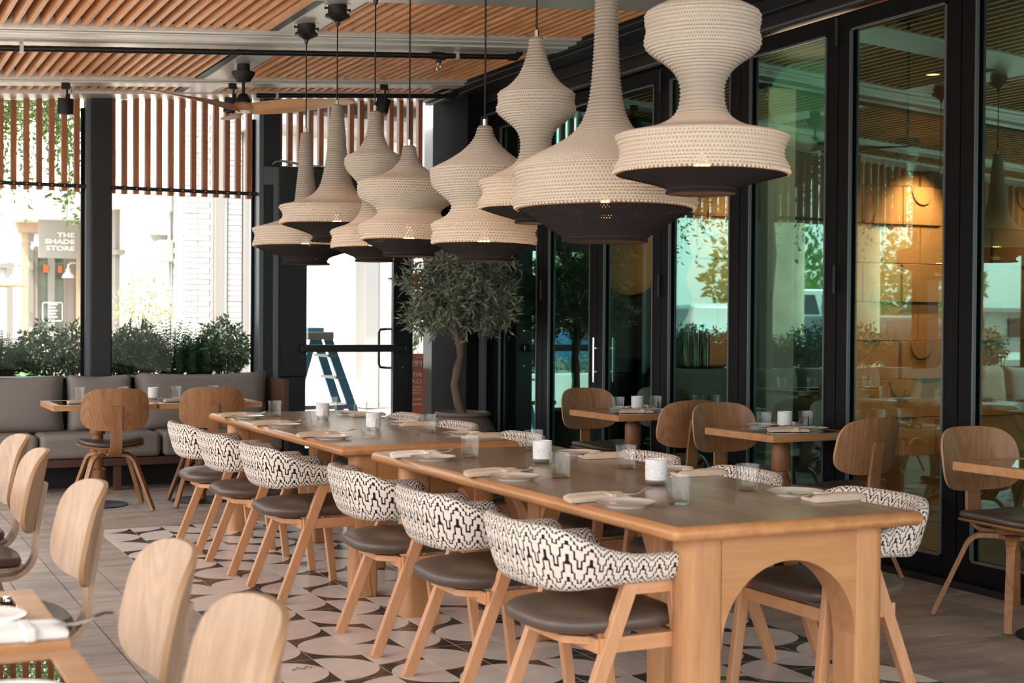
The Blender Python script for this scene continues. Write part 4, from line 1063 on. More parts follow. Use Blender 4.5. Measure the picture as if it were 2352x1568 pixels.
# ================================================================== PENDANT LAMPS
PEND = [
(8.717,[(0.0249,2.5436),(0.0332,2.5381),(0.0415,2.4523),(0.047,2.3417),(0.0608,2.2034),(0.0747,2.0928),(0.0996,2.0375),(0.1715,1.9877),(0.2766,1.9545),(0.3291,1.9407),(0.3346,1.9269),(0.3208,1.8992),(0.3263,1.866),(0.3346,1.8439),(0.3291,1.8328)],[(0.3181,1.8273),(0.271,1.8024),(0.1659,1.7665),(0.141,1.7443),(0.1383,1.7333),(0.1493,1.7167)]),
(8.104,[(0.026,2.6341),(0.0338,2.6289),(0.0493,2.4913),(0.0597,2.3614),(0.0805,2.2316),(0.1039,2.1537),(0.148,2.1018),(0.2129,2.068),(0.2908,2.0447),(0.3298,2.0343),(0.3376,2.0239),(0.3194,1.9979),(0.3168,1.9668),(0.335,1.946),(0.3298,1.933)],[(0.3168,1.9278),(0.2207,1.8992),(0.1558,1.8733),(0.1402,1.8577),(0.1402,1.8447),(0.1506,1.8343)]),
(7.449,[(0.0242,2.516),(0.0314,2.5112),(0.0387,2.4387),(0.058,2.3662),(0.0845,2.3179),(0.1208,2.2865),(0.157,2.2672),(0.1667,2.2527),(0.1667,2.2213),(0.1498,2.1851),(0.116,2.1488),(0.087,2.1126),(0.0701,2.0715),(0.0701,2.028),(0.0773,1.9749),(0.1039,1.9266),(0.1498,1.8928),(0.2174,1.8686),(0.2416,1.8565),(0.244,1.8444),(0.2343,1.8227),(0.2392,1.7985),(0.244,1.7792),(0.2367,1.7671)],[(0.2295,1.7623),(0.1691,1.7381),(0.116,1.7164),(0.1039,1.7043),(0.1039,1.6923)]),
(6.928,[(0.0273,2.2695),(0.0341,2.265),(0.0386,2.2354),(0.0545,2.19),(0.0909,2.1491),(0.1477,2.1173),(0.2158,2.0946),(0.2567,2.0809),(0.2658,2.0696),(0.2681,2.0355),(0.259,2.0014),(0.2317,1.9787),(0.1886,1.956),(0.1659,1.9333),(0.1681,1.9105),(0.1999,1.8878),(0.234,1.8719),(0.2567,1.8583),(0.2613,1.8447),(0.259,1.8151),(0.2499,1.7947),(0.2431,1.7856)],[(0.2363,1.781),(0.1863,1.7492),(0.1409,1.7242),(0.1318,1.7129),(0.1318,1.7015)]),
(5.979,[(0.0281,2.2586),(0.0342,2.2545),(0.0442,2.2184),(0.0663,2.1822),(0.1065,2.142),(0.1648,2.1018),(0.2171,2.0736),(0.2432,2.0596),(0.2492,2.0475),(0.2472,2.0174),(0.2372,1.9812),(0.207,1.951),(0.1709,1.9209),(0.1548,1.9008),(0.1528,1.8807),(0.1709,1.8505),(0.203,1.8284),(0.2352,1.8123),(0.2452,1.8003),(0.2432,1.7882),(0.2352,1.7681),(0.2452,1.744),(0.2432,1.7279),(0.2372,1.7219)],[(0.2312,1.7179),(0.1809,1.6938),(0.1286,1.6676),(0.1166,1.6556),(0.1186,1.6435)]),
(5.452,[(0.0261,2.5724),(0.0317,2.5687),(0.0354,2.5314),(0.0485,2.4792),(0.069,2.427),(0.0951,2.3897),(0.1268,2.3598),(0.1529,2.343),(0.1641,2.3319),(0.1622,2.2964),(0.1697,2.2741),(0.1678,2.2591),(0.1529,2.2442),(0.1324,2.2256),(0.1007,2.1995),(0.0783,2.1715),(0.0671,2.1342),(0.069,2.0876),(0.0839,2.0466),(0.1175,2.0167),(0.1715,1.9906),(0.2088,1.9739),(0.2387,1.9627),(0.2443,1.9515),(0.2275,1.9272),(0.2293,1.8955),(0.2461,1.8713),(0.2461,1.8564),(0.2387,1.8489)],[(0.2312,1.8452),(0.1827,1.8284),(0.1119,1.8079),(0.0858,1.7986),(0.0858,1.7874)]),
(4.845,[(0.0338,2.7483),(0.0389,2.7449),(0.0439,2.6132),(0.0456,2.5118),(0.049,2.4105),(0.0591,2.2753),(0.0743,2.1909),(0.0946,2.1402),(0.1351,2.0895),(0.1943,2.0507),(0.2618,2.0169),(0.3209,1.9848),(0.3514,1.9611),(0.3598,1.9493),(0.3514,1.9291),(0.3429,1.8953),(0.348,1.8615),(0.3615,1.8361),(0.3615,1.8193),(0.3514,1.8074)],[(0.3412,1.8024),(0.2787,1.7686),(0.228,1.7348),(0.1858,1.7078),(0.1672,1.6926),(0.1639,1.6791)]),
(4.165,[(0.0272,2.6488),(0.0332,2.6458),(0.0423,2.5885),(0.0604,2.5356),(0.0875,2.4979),(0.1283,2.4677),(0.169,2.4466),(0.1902,2.433),(0.1977,2.4224),(0.1962,2.3923),(0.1917,2.3696),(0.1977,2.347),(0.1992,2.3259),(0.1902,2.3078),(0.166,2.2866),(0.1328,2.264),(0.1041,2.2383),(0.0845,2.2081),(0.0755,2.1734),(0.077,2.1327),(0.086,2.0965),(0.1087,2.0678),(0.1479,2.0452),(0.2037,2.0286),(0.2566,2.018),(0.2898,2.0089),(0.2973,1.9999),(0.2867,1.9803),(0.2807,1.9546),(0.2837,1.9274),(0.2958,1.9063),(0.3018,1.8912),(0.2988,1.8807)],[(0.2928,1.8761),(0.2415,1.8641),(0.1811,1.849),(0.1358,1.8354),(0.1192,1.8263),(0.1207,1.8143)]),
]
PLAB = ['slender-necked crochet pendant with a low flared bell, farthest of the row', 'tall trumpet-shaped crochet pendant second from the far end', 'narrow double-bulged crochet pendant third from the far end', 'squat wide double-bulged crochet pendant above the olive tree\'s left side',
 'double-bulged crochet pendant hanging in front of the olive tree', 'crochet pendant with a small upper bulge and slim waist, sixth from the far end', 'very wide trumpet-shaped crochet pendant, second nearest the camera', 'largest crochet pendant nearest the camera, with a broad flat lower ring']
def resample(prof, step):
    pts = [Vector((r, z)) for r, z in prof]
    # smooth with catmull-rom then equal arc steps
    dense = []
    for i in range(len(pts) - 1):
        p0, p1, p2, p3 = pts[max(i-1, 0)], pts[i], pts[i+1], pts[min(i+2, len(pts)-1)]
        for k in range(8):
            t = k / 8; dense.append(.5 * ((2*p1) + (p2-p0)*t + (2*p0-5*p1+4*p2-p3)*t*t + (3*p1-p0-3*p2+p3)*t*t*t))
    dense.append(pts[-1]); L = [0]
    for i in range(1, len(dense)): L.append(L[-1] + (dense[i] - dense[i-1]).length)
    n = max(2, round(L[-1] / step)); out = []; j = 0
    for k in range(n + 1):
        s_ = L[-1] * k / n
        while j < len(L) - 2 and L[j+1] < s_: j += 1
        f = (s_ - L[j]) / max(1e-9, L[j+1] - L[j]); out.append(dense[j].lerp(dense[j+1], f))
    return out, L[-1]
def crochet(prof, pitch, ns, seg, sub=4, amp=.0028, v0=0, seed=1, wob=.006):
    pts, L = resample(prof, pitch / sub); vs = []; uv = []; fs = []; n = len(pts); rr = random.Random(seed)
    ph = [rr.uniform(0, 6.28) for _ in range(4)]
    for i, p in enumerate(pts):
        d = (pts[min(i+1, n-1)] - pts[max(i-1, 0)]).normalized(); nm = Vector((-d.y, d.x))
        if nm.x < 0 and abs(nm.x) > .2: nm = -nm
        am = amp * (math.cos(2 * PI * i / sub)) 
        for k in range(seg):
            a = 2 * PI * k / seg; wv = wob * p.x / .3 * (math.sin(2*a+ph[0]) * .6 + math.sin(3*a+ph[1]) * .4)
            r = p.x + nm.x * am + wv * .8; z = p.y + nm.y * am + wv * .6
            vs.append((r * math.cos(a), r * math.sin(a), z))
    for i in range(n - 1):
        for k in range(seg):
            k2 = (k + 1) % seg; fs.append((i*seg+k, i*seg+k2, (i+1)*seg+k2, (i+1)*seg+k))
            ua, ub, va, vb = ns*k/seg, ns*(k+1)/seg, v0+i/sub, v0+(i+1)/sub; uv.append([(ua, va), (ub, va), (ub, vb), (ua, vb)])
    return MB().add(vs, fs, 0, uv)
for i, (py, up_, lo_) in enumerate(PEND):
    t = thing('pendant_lamp', PLAB[i], 'lamp', (2.72, py, 0), 0, 'crochet pendant lamps over the long tables')
    ppm = 3267 / (.4321 * 2.72 + .9017 * py); seg = 128 if i > 4 else 96; rmax = max(r for r, z in up_)
    pitch = .0140; ns = int(2 * PI * rmax / .0145)
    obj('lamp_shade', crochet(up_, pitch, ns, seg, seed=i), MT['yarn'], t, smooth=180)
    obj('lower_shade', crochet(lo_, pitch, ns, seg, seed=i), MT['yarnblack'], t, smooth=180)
    # bobbled edge where cream meets charcoal, and a cord ring round the mouth
    rr_, rz_ = up_[-1]; mb = MB(); nb_ = int(2 * PI * rr_ / .0165)
    rs = random.Random(i); ph = [rs.uniform(0, 6.28) for _ in range(4)]
    for k in range(nb_):
        a = 2 * PI * k / nb_; wv = .006 * rr_ / .3 * (math.sin(2*a+ph[0]) * .6 + math.sin(3*a+ph[1]) * .4); q = .0062
        c_ = Vector(((rr_ + wv * .8 + .002) * math.cos(a), (rr_ + wv * .8 + .002) * math.sin(a), rz_ + wv * .6))
        mb.add([c_ + Vector(d) * q for d in ((1, 0, 0), (-1, 0, 0), (0, 1, 0), (0, -1, 0), (0, 0, 1.1), (0, 0, -1.1))], [(0, 2, 4), (2, 1, 4), (1, 3, 4), (3, 0, 4), (2, 0, 5), (1, 2, 5), (3, 1, 5), (0, 3, 5)])
    obj('bobble_edge', mb, MT['cordw'], t, smooth=180, kind='stuff')
    r_, z_ = lo_[-1]; ring = [(r_ * math.cos(2*PI*k/40), r_ * math.sin(2*PI*k/40), z_) for k in range(41)]
    obj('mouth_ring', MB().tube(ring, .005, 6, cap=False), MT['cordb'], t, smooth=180)
    zt = up_[0][1]; zr = zroof(2.72)
    obj('socket_cap', MB().lathe([(up_[0][0] + .002, zt - .004), (up_[0][0], zt + .004), (.012, zt + .006), (.010, zt + .006), (.010, zt + .035), (.004, zt + .037)], 20), MT['steel'], t, smooth=40)
    obj('cord', MB().tube([(0, 0, zt + .03), (0, 0, zr - .09)], .0042, 6), MT['blackm'], t, smooth=60)
    cp = obj('canopy', MB().lathe([(.058, zr - .01), (.058, zr - .062), (.072, zr - .064), (.074, zr - .078), (.062, zr - .082), (.045, zr - .090), (.015, zr - .106), (.010, zr - .130), (.006, zr - .132)], 28), MT['black'], t, smooth=30)
    ks = MB()
    for a in (0, PI / 2, PI, 1.5 * PI): ks.tube([(.055 * math.cos(a), .055 * math.sin(a), zr - .03), (.075 * math.cos(a), .075 * math.sin(a), zr - .03)], .006, 8); ks.tube([(.073 * math.cos(a), .073 * math.sin(a), zr - .03), (.080 * math.cos(a), .080 * math.sin(a), zr - .03)], .009, 8)
    obj('thumb_screw', ks, MT['blackm'], cp)
    zb = (lo_[0][1] + lo_[-1][1]) / 2 + .055
    obj('bulb', MB().lathe([(0, zb - .034), (.015, zb - .03), (.028, zb - .014), (.030, zb), (.024, zb + .02), (.013, zb + .04), (.013, zb + .06), (0, zb + .06)], 16), MT['bulb'], t, smooth=180)
    pl = bpy.data.lights.new('bulb_light', 'POINT'); pl.energy = 1.3; pl.color = (1, .60, .30); pl.shadow_soft_size = .05
    lo = bpy.data.objects.new('bulb_light', pl); link(lo, t); lo.location = (0, 0, zb - .045)

# ================================================================== CEILING FAN(S)
def blade_mesh(R=.86):
    mb = MB(); n = 22; vs = []
    for i in range(n + 1):
        u = i / n; r = .05 + (R - .05) * u; wd = .075 + .065 * math.sin(min(1, u * 1.25) * PI * .75) - .02 * u; wd *= (1 if u < .93 else math.sqrt(max(.02, 1 - ((u - .93) / .07) ** 2)))
        tw = .50 * (1 - u) ** 1.5 + .14; y0 = .018 * math.sin(u * PI); z = -.02 + .018 * math.sin(u * 1.5) + .02 * u
        for a, b in ((-1, 0), (-.5, .6), (0, .8), (.5, .6), (1, 0), (.5, -.5), (0, -.7), (-.5, -.5)):
            yy = a * wd / 2 * 1.5; th = .010 * b; vs.append((r, y0 + yy * math.cos(tw) - th * math.sin(tw), z - yy * math.sin(tw) + th * math.cos(tw)))
    m = 8; fs = [(i*m+k, i*m+(k+1)%m, (i+1)*m+(k+1)%m, (i+1)*m+k) for i in range(n) for k in range(m)] + [tuple(range(m)), tuple(n*m+k for k in range(m))]
    return mb.add(vs, fs)
def fan(x, y, z, rz, label):
    t = thing('ceiling_fan', label, 'fan', (x, y, 0), rz, 'wooden ceiling fans'); zr = zroof(x) - z
    o = obj('canopy', MB().lathe([(.048, zr), (.048, zr - .06), (.085, zr - .065), (.085, zr - .078), (.05, zr - .135), (.02, zr - .14), (0, zr - .14)], 28), MT['blackm'], t, smooth=35, loc=(0, 0, z))
    obj('downrod', MB().tube([(0, 0, zr - .13), (0, 0, .07)], .012, 10), MT['blackm'], t, smooth=60, loc=(0, 0, z))
    obj('motor', MB().lathe([(.018, .095), (.035, .085), (.052, .05), (.055, .028), (0, .028)], 24), MT['blackm'], t, smooth=40, loc=(0, 0, z))
    obj('hub', MB().lathe([(0, .034), (.05, .03), (.085, .005), (.09, -.01), (.06, -.035), (0, -.042)], 24), MT['fanwood'], t, smooth=60, loc=(0, 0, z))
    obj('hub_plate', MB().lathe([(0, -.048), (.055, -.044), (.06, -.034), (0, -.034)], 24), MT['white'], t, smooth=40, loc=(0, 0, z))
    for k in range(3): obj('blade', blade_mesh(), MT['fanwood'], t, smooth=50, loc=(0, 0, z), rot=(0, 0, 2 * PI * k / 3))
fan(2.735, 10.30, 2.925, math.radians(82), 'three-bladed wooden ceiling fan in front of the slat screens')

# track heads
for k, (x, y, tilt, lb) in enumerate(((1.60, 11.15, .0, 'black cylinder spotlight under the beam at the left of the ceiling'), (2.86, 11.1, .1, 'black cylinder spotlight hidden behind the ceiling fan'), (4.13, 11.1, .18, 'black cylinder spotlight tilted, above the squat pendants'))):
    t = thing('ceiling_spotlight', lb, 'spotlight', (x, y, zroof(x) - .04), 0, 'black cylinder spotlights')
    obj('mount_plate', B(-.03, .03, -.02, .02, -.035, .01), MT['blackm'], t, bevel=.003)
    obj('stem', MB().tube([(.01, 0, -.03), (.01, 0, -.09)], .008, 8).box(.0, .03, -.015, .015, -.11, -.07), MT['blackm'], t)
    obj('lamp_body', MB().lathe([(0, 0), (.056, 0), (.058, -.005), (.058, -.115), (.050, -.118), (.046, -.10), (0, -.10)], 28), MT['blackm'], t, smooth=40, loc=(0, 0, -.105), rot=(.1, tilt, 0))
    obj('cable', MB().tube([(.035, 0, -.01), (.045, 0, -.05), (.02, 0, -.08)], .0025, 6), MT['blackm'], t)

# sprinkler pipes
def zp(x): return zroof(x) - .075
pp = thing('sprinkler_pipe', 'long black sprinkler pipe running under the wide ceiling beam', 'pipe', (0, 9.40, 0))
obj('pipe_run', MB().tube([(x, 0, zp(x)) for x in (-1.8, 0, 2.5, 4.50)], .019, 12), MT['black'], pp, smooth=60)
obj('elbow', MB().tube([(4.46, 0, zp(4.46)), (4.52, 0, zp(4.5)), (4.55, 0, zp(4.5) + .03), (4.55, 0, zp(4.5) + .10)], .026, 12), MT['blackm'], pp, smooth=60)
obj('tee_fitting', MB().tube([(3.86, 0, zp(3.9)), (3.96, 0, zp(3.9))], .027, 12).tube([(3.91, 0, zp(3.9)), (3.91, 0, zp(3.9) - .05)], .02, 10), MT['blackm'], pp, smooth=60)
obj('sprinkler_head', MB().tube([(3.91, 0, zp(3.9) - .05), (3.91, 0, zp(3.9) - .068)], .014, 10).tube([(3.91 + .016 * math.sin(a), 0, zp(3.9) - .085 - .022 * math.cos(a)) for a in [2 * PI * k / 14 for k in range(15)]], .0035, 6).tube([(3.91, 0, zp(3.9) - .07), (3.91, 0, zp(3.9) - .10)], .0035, 6), MT['steel'], pp)
for x in (1.08, 4.05): obj('hanger', MB().tube([(x, 0, zroof(x) - .02), (x, 0, zp(x) + .02)], .005, 8).box(x - .012, x + .012, -.024, .024, zp(x) - .024, zp(x) + .03), MT['galv'], pp)
pp = thing('sprinkler_pipe', 'shorter black sprinkler pipe close to the back screens', 'pipe', (0, 11.45, 0))
obj('pipe_run', MB().tube([(x, 0, zp(x)) for x in (3.15, 4.86)], .019, 12), MT['black'], pp, smooth=60)
obj('elbow', MB().tube([(4.83, 0, zp(4.85)), (4.90, 0, zp(4.88)), (4.93, 0, zp(4.88) + .03), (4.93, 0, zp(4.88) + .10)], .026, 12), MT['blackm'], pp, smooth=60)
obj('hanger', MB().tube([(3.32, 0, zroof(3.3) - .02), (3.32, 0, zp(3.3) + .02)], .005, 8).box(3.31, 3.33, -.024, .024, zp(3.3) - .024, zp(3.3) + .03), MT['galv'], pp)

# ================================================================== OLIVE TREE
def leaf(mb, p, d, L, wd, up=Vector((0, 0, 1)), curl=.15, mi=0):
    d = d.normalized(); s_ = d.cross(up)
    if s_.length < .1: s_ = d.cross(Vector((1, 0, 0)))
    s_.normalize(); n_ = s_.cross(d); a = p + d * L * .45; tip = p + d * L - n_ * L * curl
    mb.add([p, a + s_ * wd / 2 + n_ * wd * .12, tip, a - s_ * wd / 2 + n_ * wd * .12, a - n_ * L * .02], [(0, 1, 4), (1, 2, 4), (0, 4, 3), (4, 2, 3)], mi)
def rdir(r, zb=-1, zt=1):
    z = r.uniform(zb, zt); a = r.uniform(0, 2 * PI); q = math.sqrt(1 - z * z); return Vector((q * math.cos(a), q * math.sin(a), z))
ot = thing('olive_tree', 'potted olive tree with a gnarled trunk in the far corner', 'tree', (4.80, 10.97, .56))
rx = Vector((.9018, -.4321, 0))
tr = [(0, 0), (-.035, .12), (-.058, .26), (-.04, .38), (-.018, .50), (-.03, .60), (-.05, .70), (-.03, .82), (-.005, 1.0), (.02, 1.2), (.0, 1.4)]
trp = [rx * a + Vector((0, .02 * math.sin(b * 7), b)) for a, b in tr]
trr = [.042, .037, .036, .036, .033, .037, .040, .034, .030, .024, .012]
# knobbly trunk
mb = MB(); rrn = random.Random(2); dens = []; dr = []
for i in range(len(trp) - 1):
    for k in range(5): dens.append(trp[i].lerp(trp[i+1], k / 5)); dr.append((trr[i] * (1 - k / 5) + trr[i+1] * k / 5) * rrn.uniform(.93, 1.09))
mb.tube(dens, dr, 12); obj('trunk', mb, MT['bark'], ot, smooth=70)
rl_ = random.Random(21); twm = MB(); lm = MB(); cen = Vector((0, 0, 1.03))
for b in range(150):
    base = trp[rl_.choice((5, 6, 7, 8, 9))] + Vector((0, 0, rl_.uniform(-.05, .1)))
    d = rdir(rl_, -.75, .95); 
    tgt = cen + Vector((d.x * .66, d.y * .52, d.z * .52)) * rl_.uniform(.55, 1.0)
    tgt.x = min(tgt.x, .40); tgt.y = min(tgt.y, .95)
    if tgt.z < .56: tgt.z = .56 + rl_.uniform(0, .10)
    mid = base.lerp(tgt, .5) + Vector((0, 0, .05)); path = [base, base.lerp(mid, .6), mid, tgt]
    if b < 46: twm.tube([base, mid, tgt], [.010 if b < 8 else .005, .004, .0015], 5)
    seglen = (tgt - mid).length; dd = (tgt - mid).normalized()
    start = mid.lerp(tgt, -.2)
    nl = int(6 + (tgt - start).length / .015)
    for k in range(nl):
        f = k / nl; p = start.lerp(tgt, f) + rdir(rl_) * .012; ld = (dd * .75 + rdir(rl_) * .8 + Vector((0, 0, -.12))).normalized()
        leaf(lm, p, ld, rl_.uniform(.06, .10), rl_.uniform(.013, .020), rdir(rl_), .2)
    # side sprigs
    for q in range(3):
        sp_ = start.lerp(tgt, rl_.uniform(.2, 1)); sd = (dd * .5 + rdir(rl_) * .9).normalized(); Ls = rl_.uniform(.08, .17)
        for k in range(11):
            f = k / 11; p = sp_ + sd * Ls * f + Vector((0, 0, -.02 * f * f)); ld = (sd * .8 + rdir(rl_) * .65).normalized(); leaf(lm, p, ld, rl_.uniform(.055, .09), rl_.uniform(.012, .019), rdir(rl_), .2)
obj('branches', twm, MT['bark'], ot, smooth=70, kind='stuff')
obj('foliage', lm, MT['olive'], ot, kind='stuff')
pt = thing('plant_pot', 'large round grey-brown stoneware pot holding the olive tree', 'pot', (4.80, 10.97, 0))
obj('pot_body', MB().lathe([(0, 0), (.17, 0), (.19, .02), (.26, .16), (.30, .30), (.295, .40), (.25, .50), (.215, .545), (.205, .555), (.21, .560), (.232, .566), (.240, .580), (.232, .594), (.212, .598), (.195, .59), (.19, .56), (.19, .54), (0, .54)], 48), MT['terra'], pt, smooth=60)
obj('soil', MB().lathe([(0, .565), (.1, .56), (.19, .55)], 24), MT['soil'], pt, smooth=60)

# ================================================================== OUTSIDE
gr = struct('ground', B(-60, 40, 12.35, 90, -.10, -.02).box(-60, -2.2, -20, 12.35, -.10, -.02).box(-2.2, 40, -20, -1.5, -.10, -.02), MT['paving'])
struct('road', B(-60, -2.6, 22.5, 40, -.02, .0), MT['asphalt'])
# planter trough and shrubs right outside the back windows
pl_ = tag(obj('planter_trough', B(-1.8, 3.44, 12.42, 13.1, -.02, .78), MT['blackm'], bevel=.01), 'long dark planter trough outside the back windows', 'planter')
def shrub(name, label, x, y, z0, rx_, ry, rz_, n, L, mat, group, seed, fern=False, cat='shrub'):
    t = thing(name, label, cat, (x, y, z0), 0, group); r = random.Random(seed); mb = MB(); st = MB()
    for k in range(14):
        d = rdir(r, .1, 1); st.tube([(0, 0, 0), (d.x * rx_ * .4, d.y * ry * .4, rz_ * .5), (d.x * rx_ * .8, d.y * ry * .8, rz_ * (.6 + .9 * d.z))], [.006, .004, .0015], 4)
    obj('stems', st, MT['bark'], t, kind='stuff')
    if fern:
        for k in range(n):
            d = rdir(r, .05, 1); tip = Vector((d.x * rx_, d.y * ry, rz_ * (.35 + 1.0 * d.z * r.uniform(.75, 1.15)))); base = Vector((d.x * rx_ * .2, d.y * ry * .2, rz_ * .15)); m = 11
            for q in range(m):
                f = (q + 1) / m; p = base.lerp(tip, f) + Vector((0, 0, .06 * math.sin(f * PI))); dd = (tip - base).normalized(); sd = dd.cross(Vector((0, 0, 1))).normalized()
                for s in (-1, 1): leaf(mb, p, (dd * .6 + sd * s), L * (1.25 - f * .7), L * .33, Vector((0, 0, 1)), .1)
    else:
        for k in range(n):
            d = rdir(r, -.2, 1); q = r.uniform(.1, 1.0) ** .45 * (1 + .12 * math.sin(d.x * 9 + seed) * math.cos(d.z * 7)); p = Vector((d.x * rx_ * q, d.y * ry * q, rz_ * (.75 + .78 * d.z) * q))
            leaf(mb, p, (d * .6 + rdir(r)).normalized(), L * r.uniform(.7, 1.2), L * .5, rdir(r), .15)
    obj('foliage', mb, MT[mat], t, kind='stuff'); return t
HG = 'shrubs outside the back windows'
for i, (nm, lb, x, rx_, h_, fern, mat) in enumerate((
    ('fern', 'feathery green fern at the left edge outside the left window', 1.28, .30, .34, True, 'fern'),
    ('shrub', 'rounded grey-green shrub outside the left window next to the column', 1.72, .32, .37, False, 'hedge'),
    ('shrub', 'rounded shrub just right of the black column outside the window', 2.22, .22, .33, False, 'hedge'),
    ('shrub', 'small leafy shrub between the rounded shrub and the tall fern', 2.45, .18, .36, False, 'hedge'),
    ('fern', 'tall dark green fern in the middle of the right window', 2.74, .28, .42, True, 'fern'),
    ('fern', 'lower fern to the right of the tall one', 2.98, .20, .34, True, 'fern'),
    ('shrub', 'rounded shrub at the right end of the right window', 3.20, .22, .40, False, 'hedge'),
    ('shrub', 'shrub out of frame, first beyond the left edge', .85, .34, .38, False, 'hedge'),
    ('shrub', 'shrub out of frame, second beyond the left edge', .25, .36, .38, False, 'hedge'),
    ('fern', 'fern out of frame, third beyond the left edge', -.35, .36, .38, True, 'fern'),
    ('shrub', 'shrub out of frame, fourth beyond the left edge', -.95, .38, .38, False, 'hedge'),
    ('shrub', 'shrub out of frame, fifth beyond the left edge', -1.5, .40, .38, False, 'hedge'))):
    shrub(nm, lb, x, 12.74, .76, rx_ * 1.15, .26, h_, 240 if fern else 2300, .055 if fern else .050, mat, HG, 40 + i, fern)
# overhanging tree
def weeping_tree(label, cx, cy, base_z, R, zc, n, seed, low):
    t = thing('street_tree', label, 'tree', (cx, cy, 0), 0); r = random.Random(seed)
    obj('trunk', MB().tube([(0, 0, 0), (.05, .02, 1.2), (-.04, 0, 2.2), (.02, .03, zc)], [.11, .09, .08, .05], 10), MT['bark'], t, smooth=70)
    mb = MB(); br = MB()
    for k in range(n):
        d = rdir(r, -.1, .9); s = Vector((d.x * R, d.y * R, zc + d.z * R * .7)) * 1.0; dl = low(d, r); e = s + Vector((d.x * .25 + r.uniform(-.15, .15), d.y * .2, -dl)); m_ = s.lerp(e, .35) + Vector((d.x * .15, d.y * .15, .08))
        if k % 3 == 0: br.tube([(0, 0, zc - .5), tuple(s * .55 + Vector((0, 0, (zc) * .45))), tuple(s)], [.03, .018, .006], 5)
        br.tube([tuple(s), tuple(m_), tuple(e)], [.005, .003, .0012], 4)
        nl = int(14 + dl * 26)
        for q in range(nl):
            f = q / nl; p = (s.lerp(m_, f * 2) if f < .5 else m_.lerp(e, f * 2 - 1)) + rdir(r) * .05
            leaf(mb, p, (rdir(r) + Vector((0, 0, -.55))).normalized(), r.uniform(.05, .085), r.uniform(.022, .034), rdir(r), .12)
    obj('branches', br, MT['bark'], t, smooth=70, kind='stuff'); obj('foliage', mb, MT['treeleaf'], t, kind='stuff'); return t
weeping_tree('street tree with drooping leafy twigs outside the left window', .35, 14.3, 0, 1.55, 3.35, 290, 8, lambda d, r: r.uniform(.5, 1.6) if d.x < .45 else r.uniform(.3, 1.3))
# sunlit shrub and pale planter
tag(obj('concrete_planter', B(3.2, 4.3, 18.6, 19.5, -.02, 1.06).box(3.16, 4.34, 18.56, 19.54, 1.0, 1.08), MT['whitewall'], bevel=.01), 'white concrete planter against the bright wall outside the right window', 'planter')
shrub('pale_shrub', 'sparse shrub with glare-pale leaves in the white planter outside the right window', 3.68, 19.0, 1.06, .42, .4, .62, 420, .075, 'pale', None, 71)
shrub('pale_shrub', 'glare-pale climbing shrub beside the right edge of the black column', 3.42, 20.6, -.02, .16, .16, 1.55, 380, .075, 'pale', None, 72)
tag(obj('planter_wall', B(-1.6, 2.6, 18.1, 18.35, -.02, .6), MT['whitewall'], bevel=.01), 'low white planter wall seen reflected in the glass doors', 'planter')
ag = thing('agave', 'bright green agave with sword leaves, reflected in the corner glass', 'plant', (2.25, 18.5, .55))
r = random.Random(5)
for k in range(26):
    d = rdir(r, .25, 1); L = r.uniform(.4, .72); side = d.cross(Vector((0, 0, 1))).normalized(); mb = MB(); vs = []
    for q in range(5):
        f = q / 4; wd = .055 * math.sin(min(1, .25 + f * .9) * PI) * (1 - f * .5) + .004; p = d * L * f + Vector((0, 0, .05 * f)); vs += [p - side * wd, p + side * wd + Vector((0, 0, .0)), p - Vector((0, 0, .02 * (1 - f)))]
    fs = [];
    for q in range(4): a = q * 3; fs += [(a, a + 2, a + 5, a + 3), (a + 2, a + 1, a + 4, a + 5)]
    obj('sword_leaf', mb.add(vs, fs), MT['agave'], ag)
for k, x in enumerate((-1.1, -.3, .5, 1.3)): shrub('shrub', 'leafy green shrub on the low white wall, number %s from the agave' % ['four', 'three', 'two', 'one'][k], x, 18.6, .5, .42, .3, .28, 420, .06, 'pale' if k % 2 else 'hedge', 'shrubs on the low white wall', 80 + k)

# white brick building
wbld = thing('white_brick_building', 'sun-bleached white brick building across the walkway', 'building', (0, 0, 0))
obj('wall', B(4.74, 14, 21.04, 27, -.02, 6.2), MT['whitewall'], wbld)
obj('mortar_bed', B(4.725, 5.09, 21.025, 21.1, 0, 5.2).box(4.725, 4.8, 21.03, 22.0, 0, 5.2).box(5.35, 5.58, 21.025, 21.1, 0, 5.2), MT['mortar'], wbld)
bm1 = B(-.095, .095, -.03, .012, -.0365, .0365).mesh('brick', MT['brickm']); cntb = 0; extra = MB(); rb = random.Random(6)
for c_ in range(62):
    z = .04 + .081 * c_; off = .1 if c_ % 2 else 0; pos = []
    for k in range(2): pos.append((4.70 + .10 + .2 * k - (off if k else 0) + (.0 if not off else .0), 21.02, 0, .5 if (off and k == 0) else 1))
    pos.append((5.01 + (.0), 21.02, 0, .62)) if off else pos.append((5.075, 21.02, 0, .08))
    for k in range(3): pos.append((4.715, 21.13 + .2 * k + off, PI / 2, 1))
    pos.append((5.455, 21.02, 0, 1.05))
    for (x, y, rz_, sx) in pos:
        if 8 < c_ < 56 and cntb < 298 and sx > .1:
            o = bpy.data.objects.new('brick', bm1); link(o, wbld); o.location = (x + (-.05 if sx == .5 else 0), y + rb.uniform(-.006, .004), z); o.rotation_euler = (0, 0, rz_); o.scale = (sx, 1, 1); cntb += 1
fr_ = MB()
for a, b in ((5.14, 5.28), (5.58, 5.66), (6.42, 6.53), (7.62, 7.74), (9.2, 9.32)): fr_.box(a, b, 20.93, 21.06, 0, 5.0)
obj('window_frame', fr_, MT['greyframe2'], wbld, bevel=.008)
obj('pillar', B(7.38, 7.60, 20.6, 21.04, 0, 5.0), MT['signgrey'], wbld, bevel=.01)
